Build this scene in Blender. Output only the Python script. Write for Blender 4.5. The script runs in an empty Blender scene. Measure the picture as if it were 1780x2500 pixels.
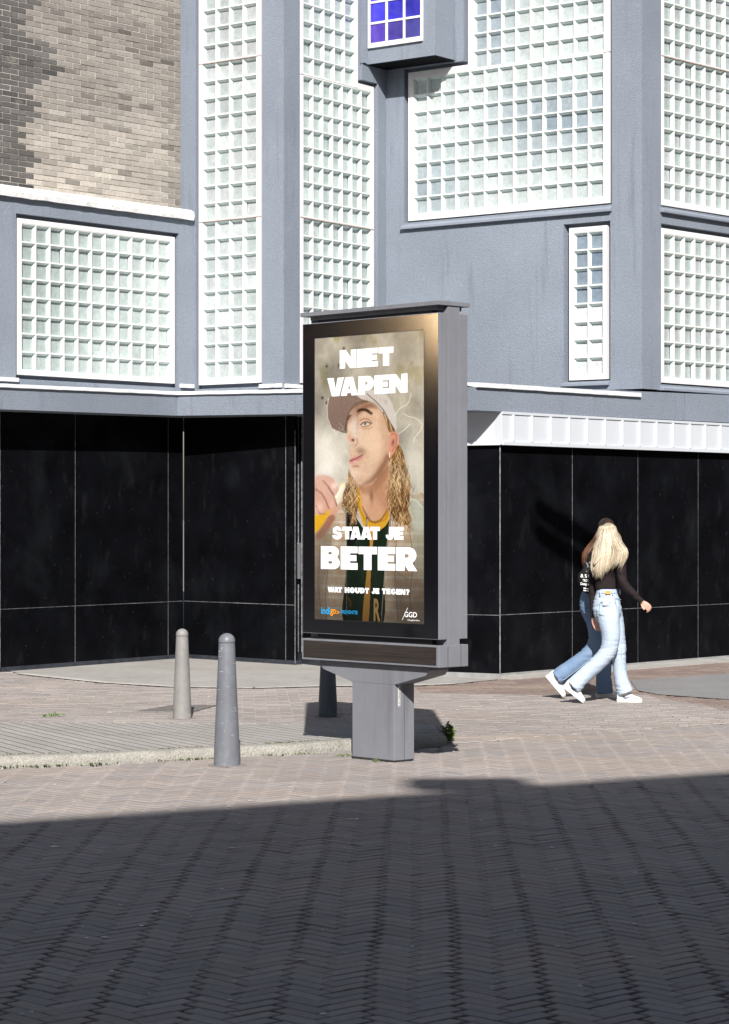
import bpy, bmesh, math, random
import numpy as np
from mathutils import Vector, Matrix, noise as mnoise
R = math.radians
random.seed(7)
rng = np.random.default_rng(7)
sc = bpy.context.scene
COL = sc.collection

# ------------------------------------------------------------------ camera
F, CX, HY, H = 5800.0, 890.0, 1260.0, 1.65          # focal length (px of the 1780 px wide photo), horizon row, eye height
cd = bpy.data.cameras.new('camera'); cam = bpy.data.objects.new('camera', cd); COL.objects.link(cam)
cam.location = (0, 0, H); cam.rotation_euler = (R(90), 0, 0)
cd.sensor_fit = 'HORIZONTAL'; cd.sensor_width = 36; cd.lens = F / 1780 * 36
cd.shift_y = 10 / 1780; cd.clip_end = 2000; cd.clip_start = .1
sc.camera = cam

# ------------------------------------------------------------------ light
SUN_TAN, SUN_DX = 0.68, -0.02                        # light falls along (SUN_DX, 1, -SUN_TAN)
LD = Vector((SUN_DX, 1, -SUN_TAN))
sl = bpy.data.lights.new('sun', 'SUN'); sun = bpy.data.objects.new('sun', sl); COL.objects.link(sun)
sun.rotation_euler = LD.to_track_quat('-Z', 'Y').to_euler()
sl.energy = 5.0; sl.angle = R(0.5); sl.color = (1, .965, .915)
w = bpy.data.worlds.new('World'); sc.world = w; w.use_nodes = True
nt = w.node_tree; bg = nt.nodes['Background']
sky = nt.nodes.new('ShaderNodeTexSky'); sky.sky_type = 'NISHITA'; sky.sun_disc = False
sky.sun_elevation = math.atan(SUN_TAN); sky.sun_rotation = R(180) + math.atan(SUN_DX)
sky.air_density = 1.0; sky.dust_density = 1.5
hs = nt.nodes.new('ShaderNodeHueSaturation'); hs.inputs['Saturation'].default_value = .80
nt.links.new(sky.outputs[0], hs.inputs['Color']); nt.links.new(hs.outputs[0], bg.inputs[0]); bg.inputs[1].default_value = 0.058
vs = sc.view_settings; vs.view_transform = 'Standard'; vs.look = 'None'; vs.gamma = 1; vs.use_curve_mapping = False
vs.exposure = 0.52

# ------------------------------------------------------------------ helpers
def G(px, py, z=0.0):
    Y = F * (H - z) / (py - HY); return Vector(((px - CX) / F * Y, Y, z))
def D(px, py, Y):
    return Vector(((px - CX) / F * Y, Y, H - (py - HY) * Y / F))
def srgb(r, g, b):
    return tuple(((c/255)/12.92 if c/255 <= .04045 else ((c/255+.055)/1.055)**2.4) for c in (r, g, b))

class MB:
    def __init__(s): s.v = []; s.f = []; s.m = []; s.c = []
    def face(s, pts, m=0, c=None):
        i = len(s.v); s.v += [tuple(p) for p in pts]; s.f.append(tuple(range(i, i+len(pts)))); s.m.append(m); s.c.append(c or (1, 1, 1))
    def hexa(s, p, m=0, c=None):            # p: 4 bottom + 4 top
        i = len(s.v); s.v += [tuple(q) for q in p]
        for q in ((0,3,2,1),(4,5,6,7),(0,1,5,4),(1,2,6,5),(2,3,7,6),(3,0,4,7)):
            s.f.append(tuple(i+k for k in q)); s.m.append(m); s.c.append(c or (1, 1, 1))
    def box(s, x0, x1, y0, y1, z0, z1, m=0, c=None, M=None):
        p = [Vector(q) for q in ((x0,y0,z0),(x1,y0,z0),(x1,y1,z0),(x0,y1,z0),(x0,y0,z1),(x1,y0,z1),(x1,y1,z1),(x0,y1,z1))]
        if M: p = [M @ q for q in p]
        s.hexa(p, m, c)
    def prism(s, poly, z0, z1, m=0):        # polygon in plan
        n = len(poly); i = len(s.v)
        z0f = z0 if callable(z0) else (lambda k: z0); z1f = z1 if callable(z1) else (lambda k: z1)
        s.v += [(p[0], p[1], z0f(k)) for k, p in enumerate(poly)] + [(p[0], p[1], z1f(k)) for k, p in enumerate(poly)]
        s.f.append(tuple(range(i+n-1, i-1, -1))); s.f.append(tuple(range(i+n, i+2*n))); s.m += [m, m]; s.c += [(1,1,1)]*2
        for k in range(n):
            s.f.append((i+k, i+(k+1) % n, i+n+(k+1) % n, i+n+k)); s.m.append(m); s.c.append((1, 1, 1))
    def grid(s, rows, m=0, closed=True, caps=True):   # rows of points, each a ring
        i = len(s.v); n = len(rows[0])
        for r in rows: s.v += [tuple(p) for p in r]
        for a in range(len(rows)-1):
            for b in range(n if closed else n-1):
                q = (i+a*n+b, i+a*n+(b+1) % n, i+(a+1)*n+(b+1) % n, i+(a+1)*n+b); s.f.append(q); s.m.append(m); s.c.append((1,1,1))
        if caps and closed:
            s.f.append(tuple(i+k for k in range(n-1, -1, -1))); s.f.append(tuple(i+(len(rows)-1)*n+k for k in range(n))); s.m += [m, m]; s.c += [(1,1,1)]*2
    def parts(s):
        par = list(range(len(s.v)))
        def fd(a):
            while par[a] != a: par[a] = par[par[a]]; a = par[a]
            return a
        for f in s.f:
            r = fd(f[0])
            for i in f[1:]: par[fd(i)] = r
        out = {}
        for k, f in enumerate(s.f): out.setdefault(fd(f[0]), []).append(k)
        res = []
        for ks in out.values():
            m = MB(); mp = {}
            for k in ks:
                m.f.append(tuple(mp.setdefault(i, len(mp)) for i in s.f[k])); m.m.append(s.m[k]); m.c.append(s.c[k])
            m.v = [None]*len(mp)
            for i, j in mp.items(): m.v[j] = s.v[i]
            res.append(m)
        return res
    def split(s, name, mats, parent=None, **k): return [m.build(name, mats, parent, **k) for m in s.parts()]
    def build(s, name, mats, parent=None, smooth=False, color=False, bevel=0, fixn=True, sharp=None):
        me = bpy.data.meshes.new(name); me.from_pydata(s.v, [], s.f); me.update()
        if not isinstance(mats, (list, tuple)): mats = [mats]
        for m in mats: me.materials.append(m)
        me.polygons.foreach_set('material_index', s.m)
        if color:
            at = me.color_attributes.new('Col', 'FLOAT_COLOR', 'CORNER')
            lt = np.zeros(len(me.polygons), dtype=np.int32); me.polygons.foreach_get('loop_total', lt)
            arr = np.repeat(np.array([tuple(c)+(1,) for c in s.c], dtype=np.float32), lt, axis=0)
            at.data.foreach_set('color', arr.ravel())
        if fixn:
            bm = bmesh.new(); bm.from_mesh(me); bmesh.ops.recalc_face_normals(bm, faces=bm.faces); bm.to_mesh(me); bm.free()
        if smooth: me.polygons.foreach_set('use_smooth', [True]*len(me.polygons))
        if smooth and sharp: me.set_sharp_from_angle(angle=R(sharp))
        o = bpy.data.objects.new(name, me); COL.objects.link(o)
        if parent: o.parent = parent
        if bevel:
            b = o.modifiers.new('bevel', 'BEVEL'); b.width = bevel; b.segments = 2; b.limit_method = 'ANGLE'; b.angle_limit = R(40)
        return o

def tag(o, label=None, cat=None, group=None, kind=None):
    if label: o['label'] = label
    if cat: o['category'] = cat
    if group: o['group'] = group
    if kind: o['kind'] = kind
    return o
def empty(name, loc=(0, 0, 0)):
    o = bpy.data.objects.new(name, None); COL.objects.link(o); o.location = loc; o.empty_display_size = .1
    return o
def adopt(root):                              # parts are modelled in world space: keep them there
    bpy.context.view_layer.update()
    mw = root.matrix_world.inverted()
    for o in root.children: o.matrix_parent_inverse = mw
def adopt_tree(root):
    bpy.context.view_layer.update(); adopt(root); bpy.context.view_layer.update()
    for c in root.children:
        if c.children and c.type == 'EMPTY': adopt_tree(c)
def bake(o):                                  # apply modifiers without operators
    dg = bpy.context.evaluated_depsgraph_get(); me = bpy.data.meshes.new_from_object(o.evaluated_get(dg))
    o.modifiers.clear(); o.data = me; return o

# ------------------------------------------------------------------ materials
def mat(name, base=(.5, .5, .5), rough=.6, spec=.5, metal=0, noise=None, bump=None, attr=False, attr_name='Col', coord='Object', emis=0, island=0, streak=None, sss=0, spots=None):
    """noise=(scale, amount) value variation; bump=(scale, strength, distance); streak=(colour, scale_xyz, threshold, amount)"""
    m = bpy.data.materials.new(name); m.use_nodes = True; t = m.node_tree; N = t.nodes; L = t.links
    b = N['Principled BSDF']; b.inputs['Roughness'].default_value = rough; b.inputs['Metallic'].default_value = metal
    b.inputs['Specular IOR Level'].default_value = spec
    tc = N.new('ShaderNodeTexCoord'); co = tc.outputs[coord]
    if attr:
        a = N.new('ShaderNodeVertexColor'); a.layer_name = attr_name; c = a.outputs['Color']
    else:
        rgb = N.new('ShaderNodeRGB'); rgb.outputs[0].default_value = (*base, 1); c = rgb.outputs[0]
    def mult(c, fac_out, lo, hi):
        mr = N.new('ShaderNodeMapRange'); L.new(fac_out, mr.inputs[0]); mr.inputs[1].default_value = .25; mr.inputs[2].default_value = .75
        mr.inputs[3].default_value = lo; mr.inputs[4].default_value = hi; mr.clamp = True
        v = N.new('ShaderNodeVectorMath'); v.operation = 'SCALE'; L.new(c, v.inputs[0]); L.new(mr.outputs[0], v.inputs['Scale']); return v.outputs[0]
    def nz(scale, detail=6, sx=(1, 1, 1)):
        mp = N.new('ShaderNodeMapping'); L.new(co, mp.inputs[0]); mp.inputs['Scale'].default_value = sx
        n = N.new('ShaderNodeTexNoise'); n.inputs['Scale'].default_value = scale; n.inputs['Detail'].default_value = detail; L.new(mp.outputs[0], n.inputs[0]); return n.outputs[0]
    for ns in (noise or []): c = mult(c, nz(ns[0], 8, ns[2] if len(ns) > 2 else (1, 1, 1)), 1-ns[1], 1+ns[1])
    if island:
        g = N.new('ShaderNodeNewGeometry'); mr = N.new('ShaderNodeMapRange'); L.new(g.outputs['Random Per Island'], mr.inputs[0])
        mr.inputs[3].default_value = 1-island; mr.inputs[4].default_value = 1+island
        v = N.new('ShaderNodeVectorMath'); v.operation = 'SCALE'; L.new(c, v.inputs[0]); L.new(mr.outputs[0], v.inputs['Scale']); c = v.outputs[0]
    for st in (streak or []):
        n = nz(st[1], 8, st[2]); mr = N.new('ShaderNodeMapRange'); L.new(n, mr.inputs[0]); mr.inputs[1].default_value = st[3]; mr.inputs[2].default_value = st[3]+st[5]
        mr.inputs[3].default_value = 0; mr.inputs[4].default_value = st[4]; mr.clamp = True
        mx = N.new('ShaderNodeMix'); mx.data_type = 'RGBA'; L.new(mr.outputs[0], mx.inputs['Factor']); L.new(c, mx.inputs['A']); mx.inputs['B'].default_value = (*st[0], 1); c = mx.outputs['Result']
    if spots:
        vo = N.new('ShaderNodeTexVoronoi'); vo.inputs['Scale'].default_value = spots[1]; L.new(co, vo.inputs[0])
        mr = N.new('ShaderNodeMapRange'); L.new(vo.outputs['Distance'], mr.inputs[0]); mr.inputs[1].default_value = spots[2]; mr.inputs[2].default_value = spots[2]*.6
        mr.inputs[3].default_value = 0; mr.inputs[4].default_value = 1; mr.clamp = True
        mm = N.new('ShaderNodeMath'); mm.operation = 'MULTIPLY'; L.new(mr.outputs[0], mm.inputs[0])
        n2 = nz(spots[1]*.35, 3); g2 = N.new('ShaderNodeMapRange'); L.new(n2, g2.inputs[0]); g2.inputs[1].default_value = .5; g2.inputs[2].default_value = .65; L.new(g2.outputs[0], mm.inputs[1])
        mx = N.new('ShaderNodeMix'); mx.data_type = 'RGBA'; L.new(mm.outputs[0], mx.inputs['Factor']); L.new(c, mx.inputs['A']); mx.inputs['B'].default_value = (*spots[0], 1); c = mx.outputs['Result']
    L.new(c, b.inputs['Base Color'])
    if emis: L.new(c, b.inputs['Emission Color']); b.inputs['Emission Strength'].default_value = emis
    prev = None
    for bp in (bump or []):
        n = nz(bp[0], 6, bp[3] if len(bp) > 3 else (1, 1, 1)); bu = N.new('ShaderNodeBump'); bu.inputs['Strength'].default_value = bp[1]; bu.inputs['Distance'].default_value = bp[2]
        L.new(n, bu.inputs['Height'])
        if prev: L.new(prev, bu.inputs['Normal'])
        prev = bu.outputs[0]
    if prev: L.new(prev, b.inputs['Normal'])
    if sss: b.inputs['Subsurface Weight'].default_value = sss; b.inputs['Subsurface Scale'].default_value = .01
    return m

M = {}
M['stucco'] = mat('grey_stucco', (.218, .248, .298), .8, .3, noise=[(1.1, .09), (60, .14), (.35, .06)], bump=[(85, .8, .010)],
                  streak=[((.13, .145, .185), 2.0, (5, 5, .55), .60, .5, .16), ((.30, .31, .36), 1.4, (2, 2, 1.2), .63, .35, .14), ((.33, .30, .29), 3.2, (1, 1, 1.5), .70, .5, .1), ((.14, .155, .19), 1.6, (9, 9, .35), .64, .35, .1), ((.36, .38, .42), 12, (1, 1, 3), .68, .45, .06)], spots=((.5, .5, .53), 9, .05))
M['stucco_trim'] = mat('grey_window_surround', (.235, .262, .315), .6, .4, noise=[(4, .1)], bump=[(60, .25, .002)])
M['white_frame'] = mat('white_paint', (.74, .73, .72), .45, .4, noise=[(6, .05)], bump=[(30, .2, .003)], streak=[((.55, .5, .46), 5, (1, 1, 1), .66, .6, .1)])
M['grout'] = mat('white_grout', (.72, .72, .70), .6, .4, noise=[(9, .08)], streak=[((.55, .47, .42), 6, (1, 1, 1), .64, .6, .12)])
M['joint'] = mat('rusty_joint', (.42, .34, .31), .8, .2, noise=[(12, .25)])
M['block_side'] = mat('glass_block_rim', (.60, .68, .67), .25, .6, noise=[(14, .12), (50, .1)])
M['block_pane'] = mat('glass_block_pane', attr=True, rough=.12, spec=.7, noise=[(2.2, .16), (9, .12), (26, .14)], bump=[(22, .12, .004)])
M['flash'] = mat('white_flashing', (.68, .69, .71), .4, .5, noise=[(5, .08)], bump=[(12, .5, .01)], streak=[((.45, .43, .42), 4, (1, 1, 3), .6, .6, .1)])
M['ledge'] = mat('peeling_white_ledge', (.76, .755, .75), .6, .3, noise=[(7, .1)], bump=[(16, .8, .015)], streak=[((.40, .38, .37), 6, (1, 1, 2), .58, .7, .08)])
M['black'] = mat('black_glass_panel', (.0040, .0043, .0056), .2, .025, noise=[(3, .4)], streak=[((.010, .011, .013), 1.7, (1, 1, .8), .52, .8, .2), ((.016, .016, .018), 7, (1, 1, .4), .60, .45, .14), ((.022, .023, .026), 18, (1, 1, .8), .66, .5, .08)], spots=((.16, .16, .17), 16, .06))
M['seam'] = mat('pale_sealant', (.17, .17, .18), .8, .2, noise=[(20, .6), (2, .4)])
M['plinth_dark'] = mat('dark_plinth', (.03, .034, .045), .5, .4, noise=[(10, .4)], spots=((.3, .28, .26), 20, .1))
M['plinth_grey'] = mat('grey_plinth', (.27, .27, .27), .85, .2, noise=[(10, .2)], bump=[(40, .5, .004)])
M['panel_white'] = mat('white_fascia_panel', (.56, .59, .63), .4, .4, noise=[(2, .04)], spots=((.3, .25, .22), 3.2, .035))
M['brickwall'] = mat('brickwork', attr=True, rough=.85, spec=.2, noise=[(30, .14), (4, .08)], bump=[(60, .5, .003)], streak=[((.42, .38, .34), 5, (1, 1, 1), .62, .35, .12)])
M['mortar'] = mat('pale_mortar', (.60, .565, .52), .95, .1, noise=[(30, .15)])
M['pav'] = mat('clinker_paving', attr=True, rough=.75, spec=.3, noise=[(35, .12), (.9, .08), (5, .06)], bump=[(70, .4, .002)], streak=[((.42, .41, .41), 2.1, (.3, 2.6, 1), .60, .28, .16), ((.36, .29, .235), .55, (.6, 1.6, 1), .54, .45, .14), ((.16, .145, .14), 6, (1, 1, 1), .64, .35, .08), ((.12, .10, .09), 1.3, (1, 2.0, 1), .62, .35, .14)])  # second streak paints warm patches of reflected sunlight into the paving
M['sand'] = mat('dark_joint_sand', (.012, .011, .011), .95, .1, noise=[(9, .3)])
M['sandlight'] = mat('pale_joint_sand', (.25, .222, .205), .95, .1, noise=[(9, .25)])
M['concrete'] = mat('pale_concrete', (.36, .345, .325), .85, .2, noise=[(1.5, .12), (9, .10), (45, .08)], bump=[(40, .4, .004)], streak=[((.22, .2, .19), 2.6, (.5, 2, 1), .6, .5, .12)])
M['edging'] = mat('pale_edging', (.50, .47, .44), .9, .2, noise=[(12, .25)], bump=[(40, .4, .004)])
M['asphalt'] = mat('grey_asphalt', (.24, .235, .235), .9, .2, noise=[(60, .22), (2, .1)], bump=[(90, .8, .006)])
M['kerb'] = mat('pebbly_kerb_concrete', (.31, .298, .268), .9, .2, noise=[(70, .30), (6, .12)], bump=[(60, 1, .012)], streak=[((.18, .18, .12), 5, (1, 1, 1), .62, .7, .1)])
M['rib'] = mat('ribbed_ramp_slab', attr=True, rough=.85, spec=.2, noise=[(20, .12), (1.6, .12)], bump=[(60, .5, .003)], streak=[((.2, .18, .16), 3, (.5, 2, 1), .6, .5, .12)])
M['metal'] = mat('grey_powder_coat', (.198, .203, .228), .42, .5, noise=[(2.5, .06), (16, .04)], bump=[(30, .06, .002)], streak=[((.13, .13, .145), 2.2, (4, 4, .45), .56, .55, .14), ((.10, .095, .09), 9, (1, 1, 1), .70, .6, .08), ((.34, .34, .36), 30, (6, 6, .6), .72, .5, .04)])
M['darkgap'] = mat('dark_recess', (.03, .028, .028), .6, .3)
M['glassblack'] = mat('black_glass_frame', (.005, .005, .007), .125, .5, noise=[(3, .2)], spots=((.25, .25, .25), 14, .03))
M['woodblack'] = mat('dark_ribbed_panel', (.030, .024, .021), .5, .4, noise=[(3, .3, (1, 1, 26))], bump=[(2.2, .9, .01, (1, 1, 32))])
M['poster'] = mat('printed_poster_glow', attr=True, rough=.2, spec=.3, emis=.05)  # slight emission lifts the print above its sunlit brightness
M['white_ink_glow'] = mat('white_ink_glow', (.92, .92, .92), .3, .4, emis=.12)  # emission added so the white lettering reads brighter
M['blue_ink'] = mat('blue_ink', (.02, .36, .72), .3, .4)
M['orange_ink'] = mat('orange_ink', (.90, .33, .02), .3, .4)
M['brown_ink'] = mat('brown_ink', (.16, .10, .035), .3, .4)
M['bollard'] = mat('scuffed_grey_bollard', (.150, .158, .180), .45, .5, noise=[(3, .18), (20, .1)], bump=[(25, .15, .003)], streak=[((.42, .42, .41), 22, (1.6, 1.6, .8), .69, .8, .03), ((.5, .5, .5), 50, (.3, .3, 2.5), .66, .8, .03), ((.07, .075, .09), 5, (1, 1, .5), .6, .5, .1), ((.45, .44, .42), 34, (.5, .5, 3), .73, .8, .02)])
M['bollard_pale'] = mat('faded_grey_bollard', (.235, .225, .220), .55, .4, noise=[(3, .15), (20, .1)], bump=[(25, .15, .003)], streak=[((.55, .53, .5), 14, (1.6, 1.6, 1), .68, .8, .03), ((.13, .12, .12), 5, (1, 1, .5), .6, .4, .1)])
M['skin'] = mat('skin', (.62, .36, .28), .5, .4, noise=[(20, .05)], sss=.15)
M['top'] = mat('black_jersey', (.021, .015, .016), .85, .15, noise=[(12, .2)], bump=[(300, .15, .001)])
M['coat'] = mat('black_top', (.012, .011, .012), .8, .2, noise=[(10, .3)])
def denim(name, col, fade):
    return mat(name, col, .85, .15, noise=[(5, .10), (160, .10)], bump=[(420, .2, .001), (16, .25, .01)], streak=[(fade, 4, (1, 1, .6), .52, .5, .2)])
M['denim_light'] = denim('pale_blue_denim', (.42, .50, .61), (.55, .61, .70))
M['denim_mid'] = denim('mid_blue_denim', (.135, .205, .32), (.27, .35, .46))
M['stitch'] = mat('denim_seam', (.36, .43, .54), .9, .1)
M['shoe'] = mat('white_leather', (.80, .78, .76), .45, .4, noise=[(18, .05)], bump=[(40, .1, .002)])
M['sole'] = mat('cream_rubber', (.72, .69, .65), .6, .3)
M['swoosh'] = mat('slate_leather', (.12, .15, .21), .5, .4)
M['hair_blonde'] = mat('blonde_hair', attr=True, rough=.42, spec=.45)
M['hair_brown'] = mat('brown_hair', attr=True, rough=.42, spec=.45)
M['leather'] = mat('orange_leather_patch', (.72, .30, .07), .6, .3)
M['bag'] = mat('black_bag', (.010, .010, .011), .7, .15, bump=[(14, .6, .02)])
M['phone'] = mat('silver_phone', (.75, .73, .75), .25, .6)
M['leaf'] = mat('weed_leaf', (.13, .19, .06), .6, .3, island=.45)
M['moss'] = mat('moss', (.10, .12, .04), .95, .1, island=.4)
M['blue_glass'] = mat('cobalt_glass', attr=True, rough=.1, spec=.6, noise=[(3, .35), (9, .2)], bump=[(7, .1, .01)])
M['steel'] = mat('brushed_steel', (.5, .5, .52), .3, .5, metal=.8)
M['grate'] = mat('worn_cast_cover', (.17, .155, .145), .7, .3, noise=[(30, .3)], bump=[(50, .8, .006)])
M['litter'] = mat('pale_litter', (.62, .60, .56), .8, .2, island=.35)
M['far_wall'] = mat('brown_brick_facade', (.12, .085, .065), .85, .2, noise=[(3, .2)])
M['far_wall2'] = mat('dark_brick_facade', (.07, .055, .05), .85, .2, noise=[(3, .2)])
M['tan_wall'] = mat('tan_facade', (.05, .04, .034), .85, .2, noise=[(2, .1)])
M['dark_window'] = mat('dark_window_glass', (.02, .025, .03), .08, .5)
M['lamp_body'] = mat('lamp_housing', (.2, .2, .2), .5, .4)

# ================================================================== GROUND
def inpoly(x, y, poly):
    ins = False; n = len(poly); j = n-1
    for i in range(n):
        xi, yi = poly[i][0], poly[i][1]; xj, yj = poly[j][0], poly[j][1]
        if (yi > y) != (yj > y) and x < (xj-xi)*(y-yi)/(yj-yi)+xi: ins = not ins
        j = i
    return ins

g = MB(); g.face([(-600, -600, -.07), (600, -600, -.07), (600, 900, -.07), (-600, 900, -.07)])
tag(g.build('ground', M['asphalt'], fixn=False), kind='structure')
# line where the herringbone of the road gives way to the courses of the pavement
KF = [G(-420, 1884), G(0, 1874.5), G(267, 1866), G(519, 1852), G(720, 1842), G(855, 1831), G(1017, 1829), G(1091, 1817)]
RL = KF + [G(1430, 1788), G(1900, 1757)]
def road_far(x):                            # Y of that line at X
    for a, b in zip(RL, RL[1:]):
        if a.x <= x <= b.x: return a.y + (b.y-a.y)*(x-a.x)/(b.x-a.x)
    return RL[0].y if x < RL[0].x else RL[-1].y + (x-RL[-1].x)*.5

BR_C = np.array([(.300, .266, .250), (.312, .272, .252), (.280, .250, .240), (.325, .288, .266), (.300, .258, .238), (.285, .258, .250)])
def brick_col(dark=1.0):
    c = BR_C[rng.integers(len(BR_C))]*(1+rng.normal(0, .028))*dark
    return tuple(float(v) for v in c)
def paver(mb, cx, cy, L, W, ang, zt, col, ch=.003):
    ca, sa = math.cos(ang), math.sin(ang); hl, hw = L/2, W/2
    tilt = [rng.normal(0, .0007) for _ in range(2)]; dz = rng.normal(0, .0007)
    def p(a, b, z): return (cx+ca*a-sa*b, cy+sa*a+ca*b, z+dz+tilt[0]*a/hl+tilt[1]*b/hw if z > zt-.02 else z)
    top = [p(-hl+ch, -hw+ch, zt), p(hl-ch, -hw+ch, zt), p(hl-ch, hw-ch, zt), p(-hl+ch, hw-ch, zt)]
    mid = [p(-hl, -hw, zt-ch), p(hl, -hw, zt-ch), p(hl, hw, zt-ch), p(-hl, hw, zt-ch)]
    bot = [(q[0], q[1], zt-.035) for q in mid]
    i = len(mb.v); mb.v += top+mid+bot; mb.f.append((i, i+1, i+2, i+3)); mb.m.append(0); mb.c.append(col)
    for k in range(4):
        k2 = (k+1) % 4
        mb.f.append((i+4+k, i+4+k2, i+k2, i+k)); mb.m.append(0); mb.c.append(col)
        mb.f.append((i+8+k, i+8+k2, i+4+k2, i+4+k)); mb.m.append(0); mb.c.append(col)
road = MB()
W_ = .0718; n_ = 3; L_ = W_*n_; ang0 = math.atan2(5800, 140) - R(45)      # stair direction runs away from the camera
ca, sa = math.cos(ang0), math.sin(ang0)
def road_ok(x, y):
    return 6.2 < y < road_far(x)-.02 and abs(x) < .172*y + .55
wob = lambda x, y: (.012*mnoise.noise((x*1.1, y*1.1, 3)), .012*mnoise.noise((x*1.1, y*1.1, 9)))
for m_ in range(-70, 71):
    for k in range(-260, 420):
        for vert in (0, 1):
            if vert: gx, gy, a = k+6*m_+.5, k-5+1.5, ang0+R(90)
            else: gx, gy, a = k+6*m_+1.5, k+.5, ang0
            gx *= W_; gy *= W_
            x, y = ca*gx-sa*gy, sa*gx+ca*gy
            if not road_ok(x, y): continue
            dx, dy = wob(x, y); g1 = .0085+.009*max(0, .5+mnoise.noise((x*.9, y*.9, 30))); g2 = .004
            if rng.random() < .03: g1 += .012
            if rng.random() < .02: g2 += .010
            sh_ = -(g1-g2)/2; x += dx+sh_*math.cos(a); y += dy+sh_*math.sin(a)
            st = 1 + .07*mnoise.noise((x*.45, y*.45, 1)) + .04*mnoise.noise((x*2, y*2, 5))
            paver(road, x, y, L_-g1-g2, W_-(.0075 if rng.random() < .93 else .011), a+rng.normal(0, .004), 0, brick_col(st))
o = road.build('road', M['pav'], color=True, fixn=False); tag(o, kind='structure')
jb = MB(); jb.face([(-6, 5.6, -.016), (6, 5.6, -.016), (6, 19, -.016), (-6, 19, -.016)])
tag(jb.build('road_bedding', M['sand'], fixn=False), kind='structure')

# ---- facade plan (metres)
def Pl(px, Y): return Vector(((px-CX)/F*Y, Y))
LW0 = G(-80, 1647).xy; LW1 = G(448, 1607).xy; LW2 = G(720.7, 1624).xy        # black wall, left: runs to an inner corner, then back out
RW1 = G(1221, 1657.5).xy; RW2e = G(1780, 1611.5).xy; RWdir = (RW2e-RW1).normalized(); RW2 = RW1 + RWdir*5.2
RW0 = RW1 + Vector((-.87, .50))*1.25
# pavement bricks, courses across
pv = MB()
apron = [G(50, 1646).xy, G(260, 1668).xy, G(430, 1678).xy, G(620, 1681).xy, G(800, 1676).xy, G(1000, 1675).xy, G(1105, 1671).xy, G(1221, 1659).xy, Vector((.2, 26.2)), Vector((-2.1, 28.2)), Vector((-4, 25.8))]
patch = [G(1540, 1662).xy, G(1790, 1645).xy, G(1950, 1634).xy, G(1950, 1722).xy, G(1780, 1709).xy, G(1610, 1697).xy, G(1556, 1687).xy]
strip = [G(60, 1700).xy]
RIBB = [G(-420, 1762), G(519, 1767), G(858, 1771), G(1083, 1772)]             # back edge of the ribbed slabs
def rib_back(x):
    for a, b in zip(RIBB, RIBB[1:]):
        if a.x <= x <= b.x: return a.y + (b.y-a.y)*(x-a.x)/(b.x-a.x)
    return None
def darker(x, y):                            # band of redder clinkers next to the building
    py = HY + F*H/y; px = CX + x/y*F
    if px < 1000: return False
    a = 1680 + (px-1000)*(-.03); 
    return py < (1697 - abs(px-1300)*.02 if px < 1530 else 1690+(px-1530)*.17)
Lb, Wb = .208, .068
row = 0; y = 15.0
pa = R(3.0)
while y < 29.5:
    x = -5.6 + (row % 2)*Lb/2
    while x < 6:
        X = x*math.cos(pa) - (y-20)*math.sin(pa); Y = 20 + x*math.sin(pa)+(y-20)*math.cos(pa)
        ok = Y > road_far(X)+.03 and abs(X) < .158*Y+.35 and Y < 28.4
        rb = rib_back(X)
        if ok and X < KF[-1].x+.02 and rb is not None and Y < rb+.05: ok = False
        if ok and (inpoly(X, Y, apron) or inpoly(X, Y, patch)): ok = False
        if ok:
            dk = darker(X, Y); st = 1 + .10*mnoise.noise((X*.6, Y*.6, 1))
            c = brick_col(st); c = tuple(.42*a_+.58*b_ for a_, b_ in zip(c, (.300*st, .267*st, .250*st)))
            if dk: c = (c[0]*.72, c[1]*.62, c[2]*.58)
            paver(pv, X, Y, Lb-.006, Wb-.005, pa+rng.normal(0, .004), 0, c)
        x += Lb
    y += Wb; row += 1
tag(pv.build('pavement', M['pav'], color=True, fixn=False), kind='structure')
jb = MB(); jb.face([(-8, 14.0, -.0125), (8, 14.0, -.0125), (8, 32, -.0125), (-8, 32, -.0125)])
# keep the pale bedding beyond the road line only
jb = MB(); n = len(RL)
pts = [(p.x, p.y+.0, -.008) for p in RL]; jb.face([(-8, RL[0].y, -.008)] + pts + [(9, RL[-1].y+1, -.008), (9, 32, -.008), (-8, 32, -.008)])
tag(jb.build('pavement_bedding', M['sandlight'], fixn=False), kind='structure')
cp = MB(); cp.face([(p.x, p.y, .004) for p in apron])
tag(cp.build('concrete_apron', M['concrete'], fixn=False), kind='structure')
# pale edging strip of the apron
ed = MB()
for a, b in zip(apron[:6], apron[1:7]):
    d = (b-a).normalized(); nrm = Vector((-d.y, d.x))*.06
    ed.face([(a.x-nrm.x, a.y-nrm.y, .0085), (b.x-nrm.x, b.y-nrm.y, .0085), (b.x+nrm.x, b.y+nrm.y, .0085), (a.x+nrm.x, a.y+nrm.y, .0085)])
tag(ed.build('apron_edging', M['edging'], fixn=False), kind='structure')
ap = MB(); ap.face([(p.x, p.y, .006) for p in patch])
tag(ap.build('asphalt_patch', M['asphalt'], fixn=False), kind='structure')
# pale mortar footing along the right hand wall
rnv = Vector((RWdir.y, -RWdir.x))
ft = MB(); a = RW1; b = RW2
ft.prism([a-RWdir*.0+rnv*.16, b+rnv*.22, b, a], -.01, lambda k: .012 if k < 2 else .035)
tag(ft.build('wall_footing', M['concrete']), kind='structure')

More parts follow.
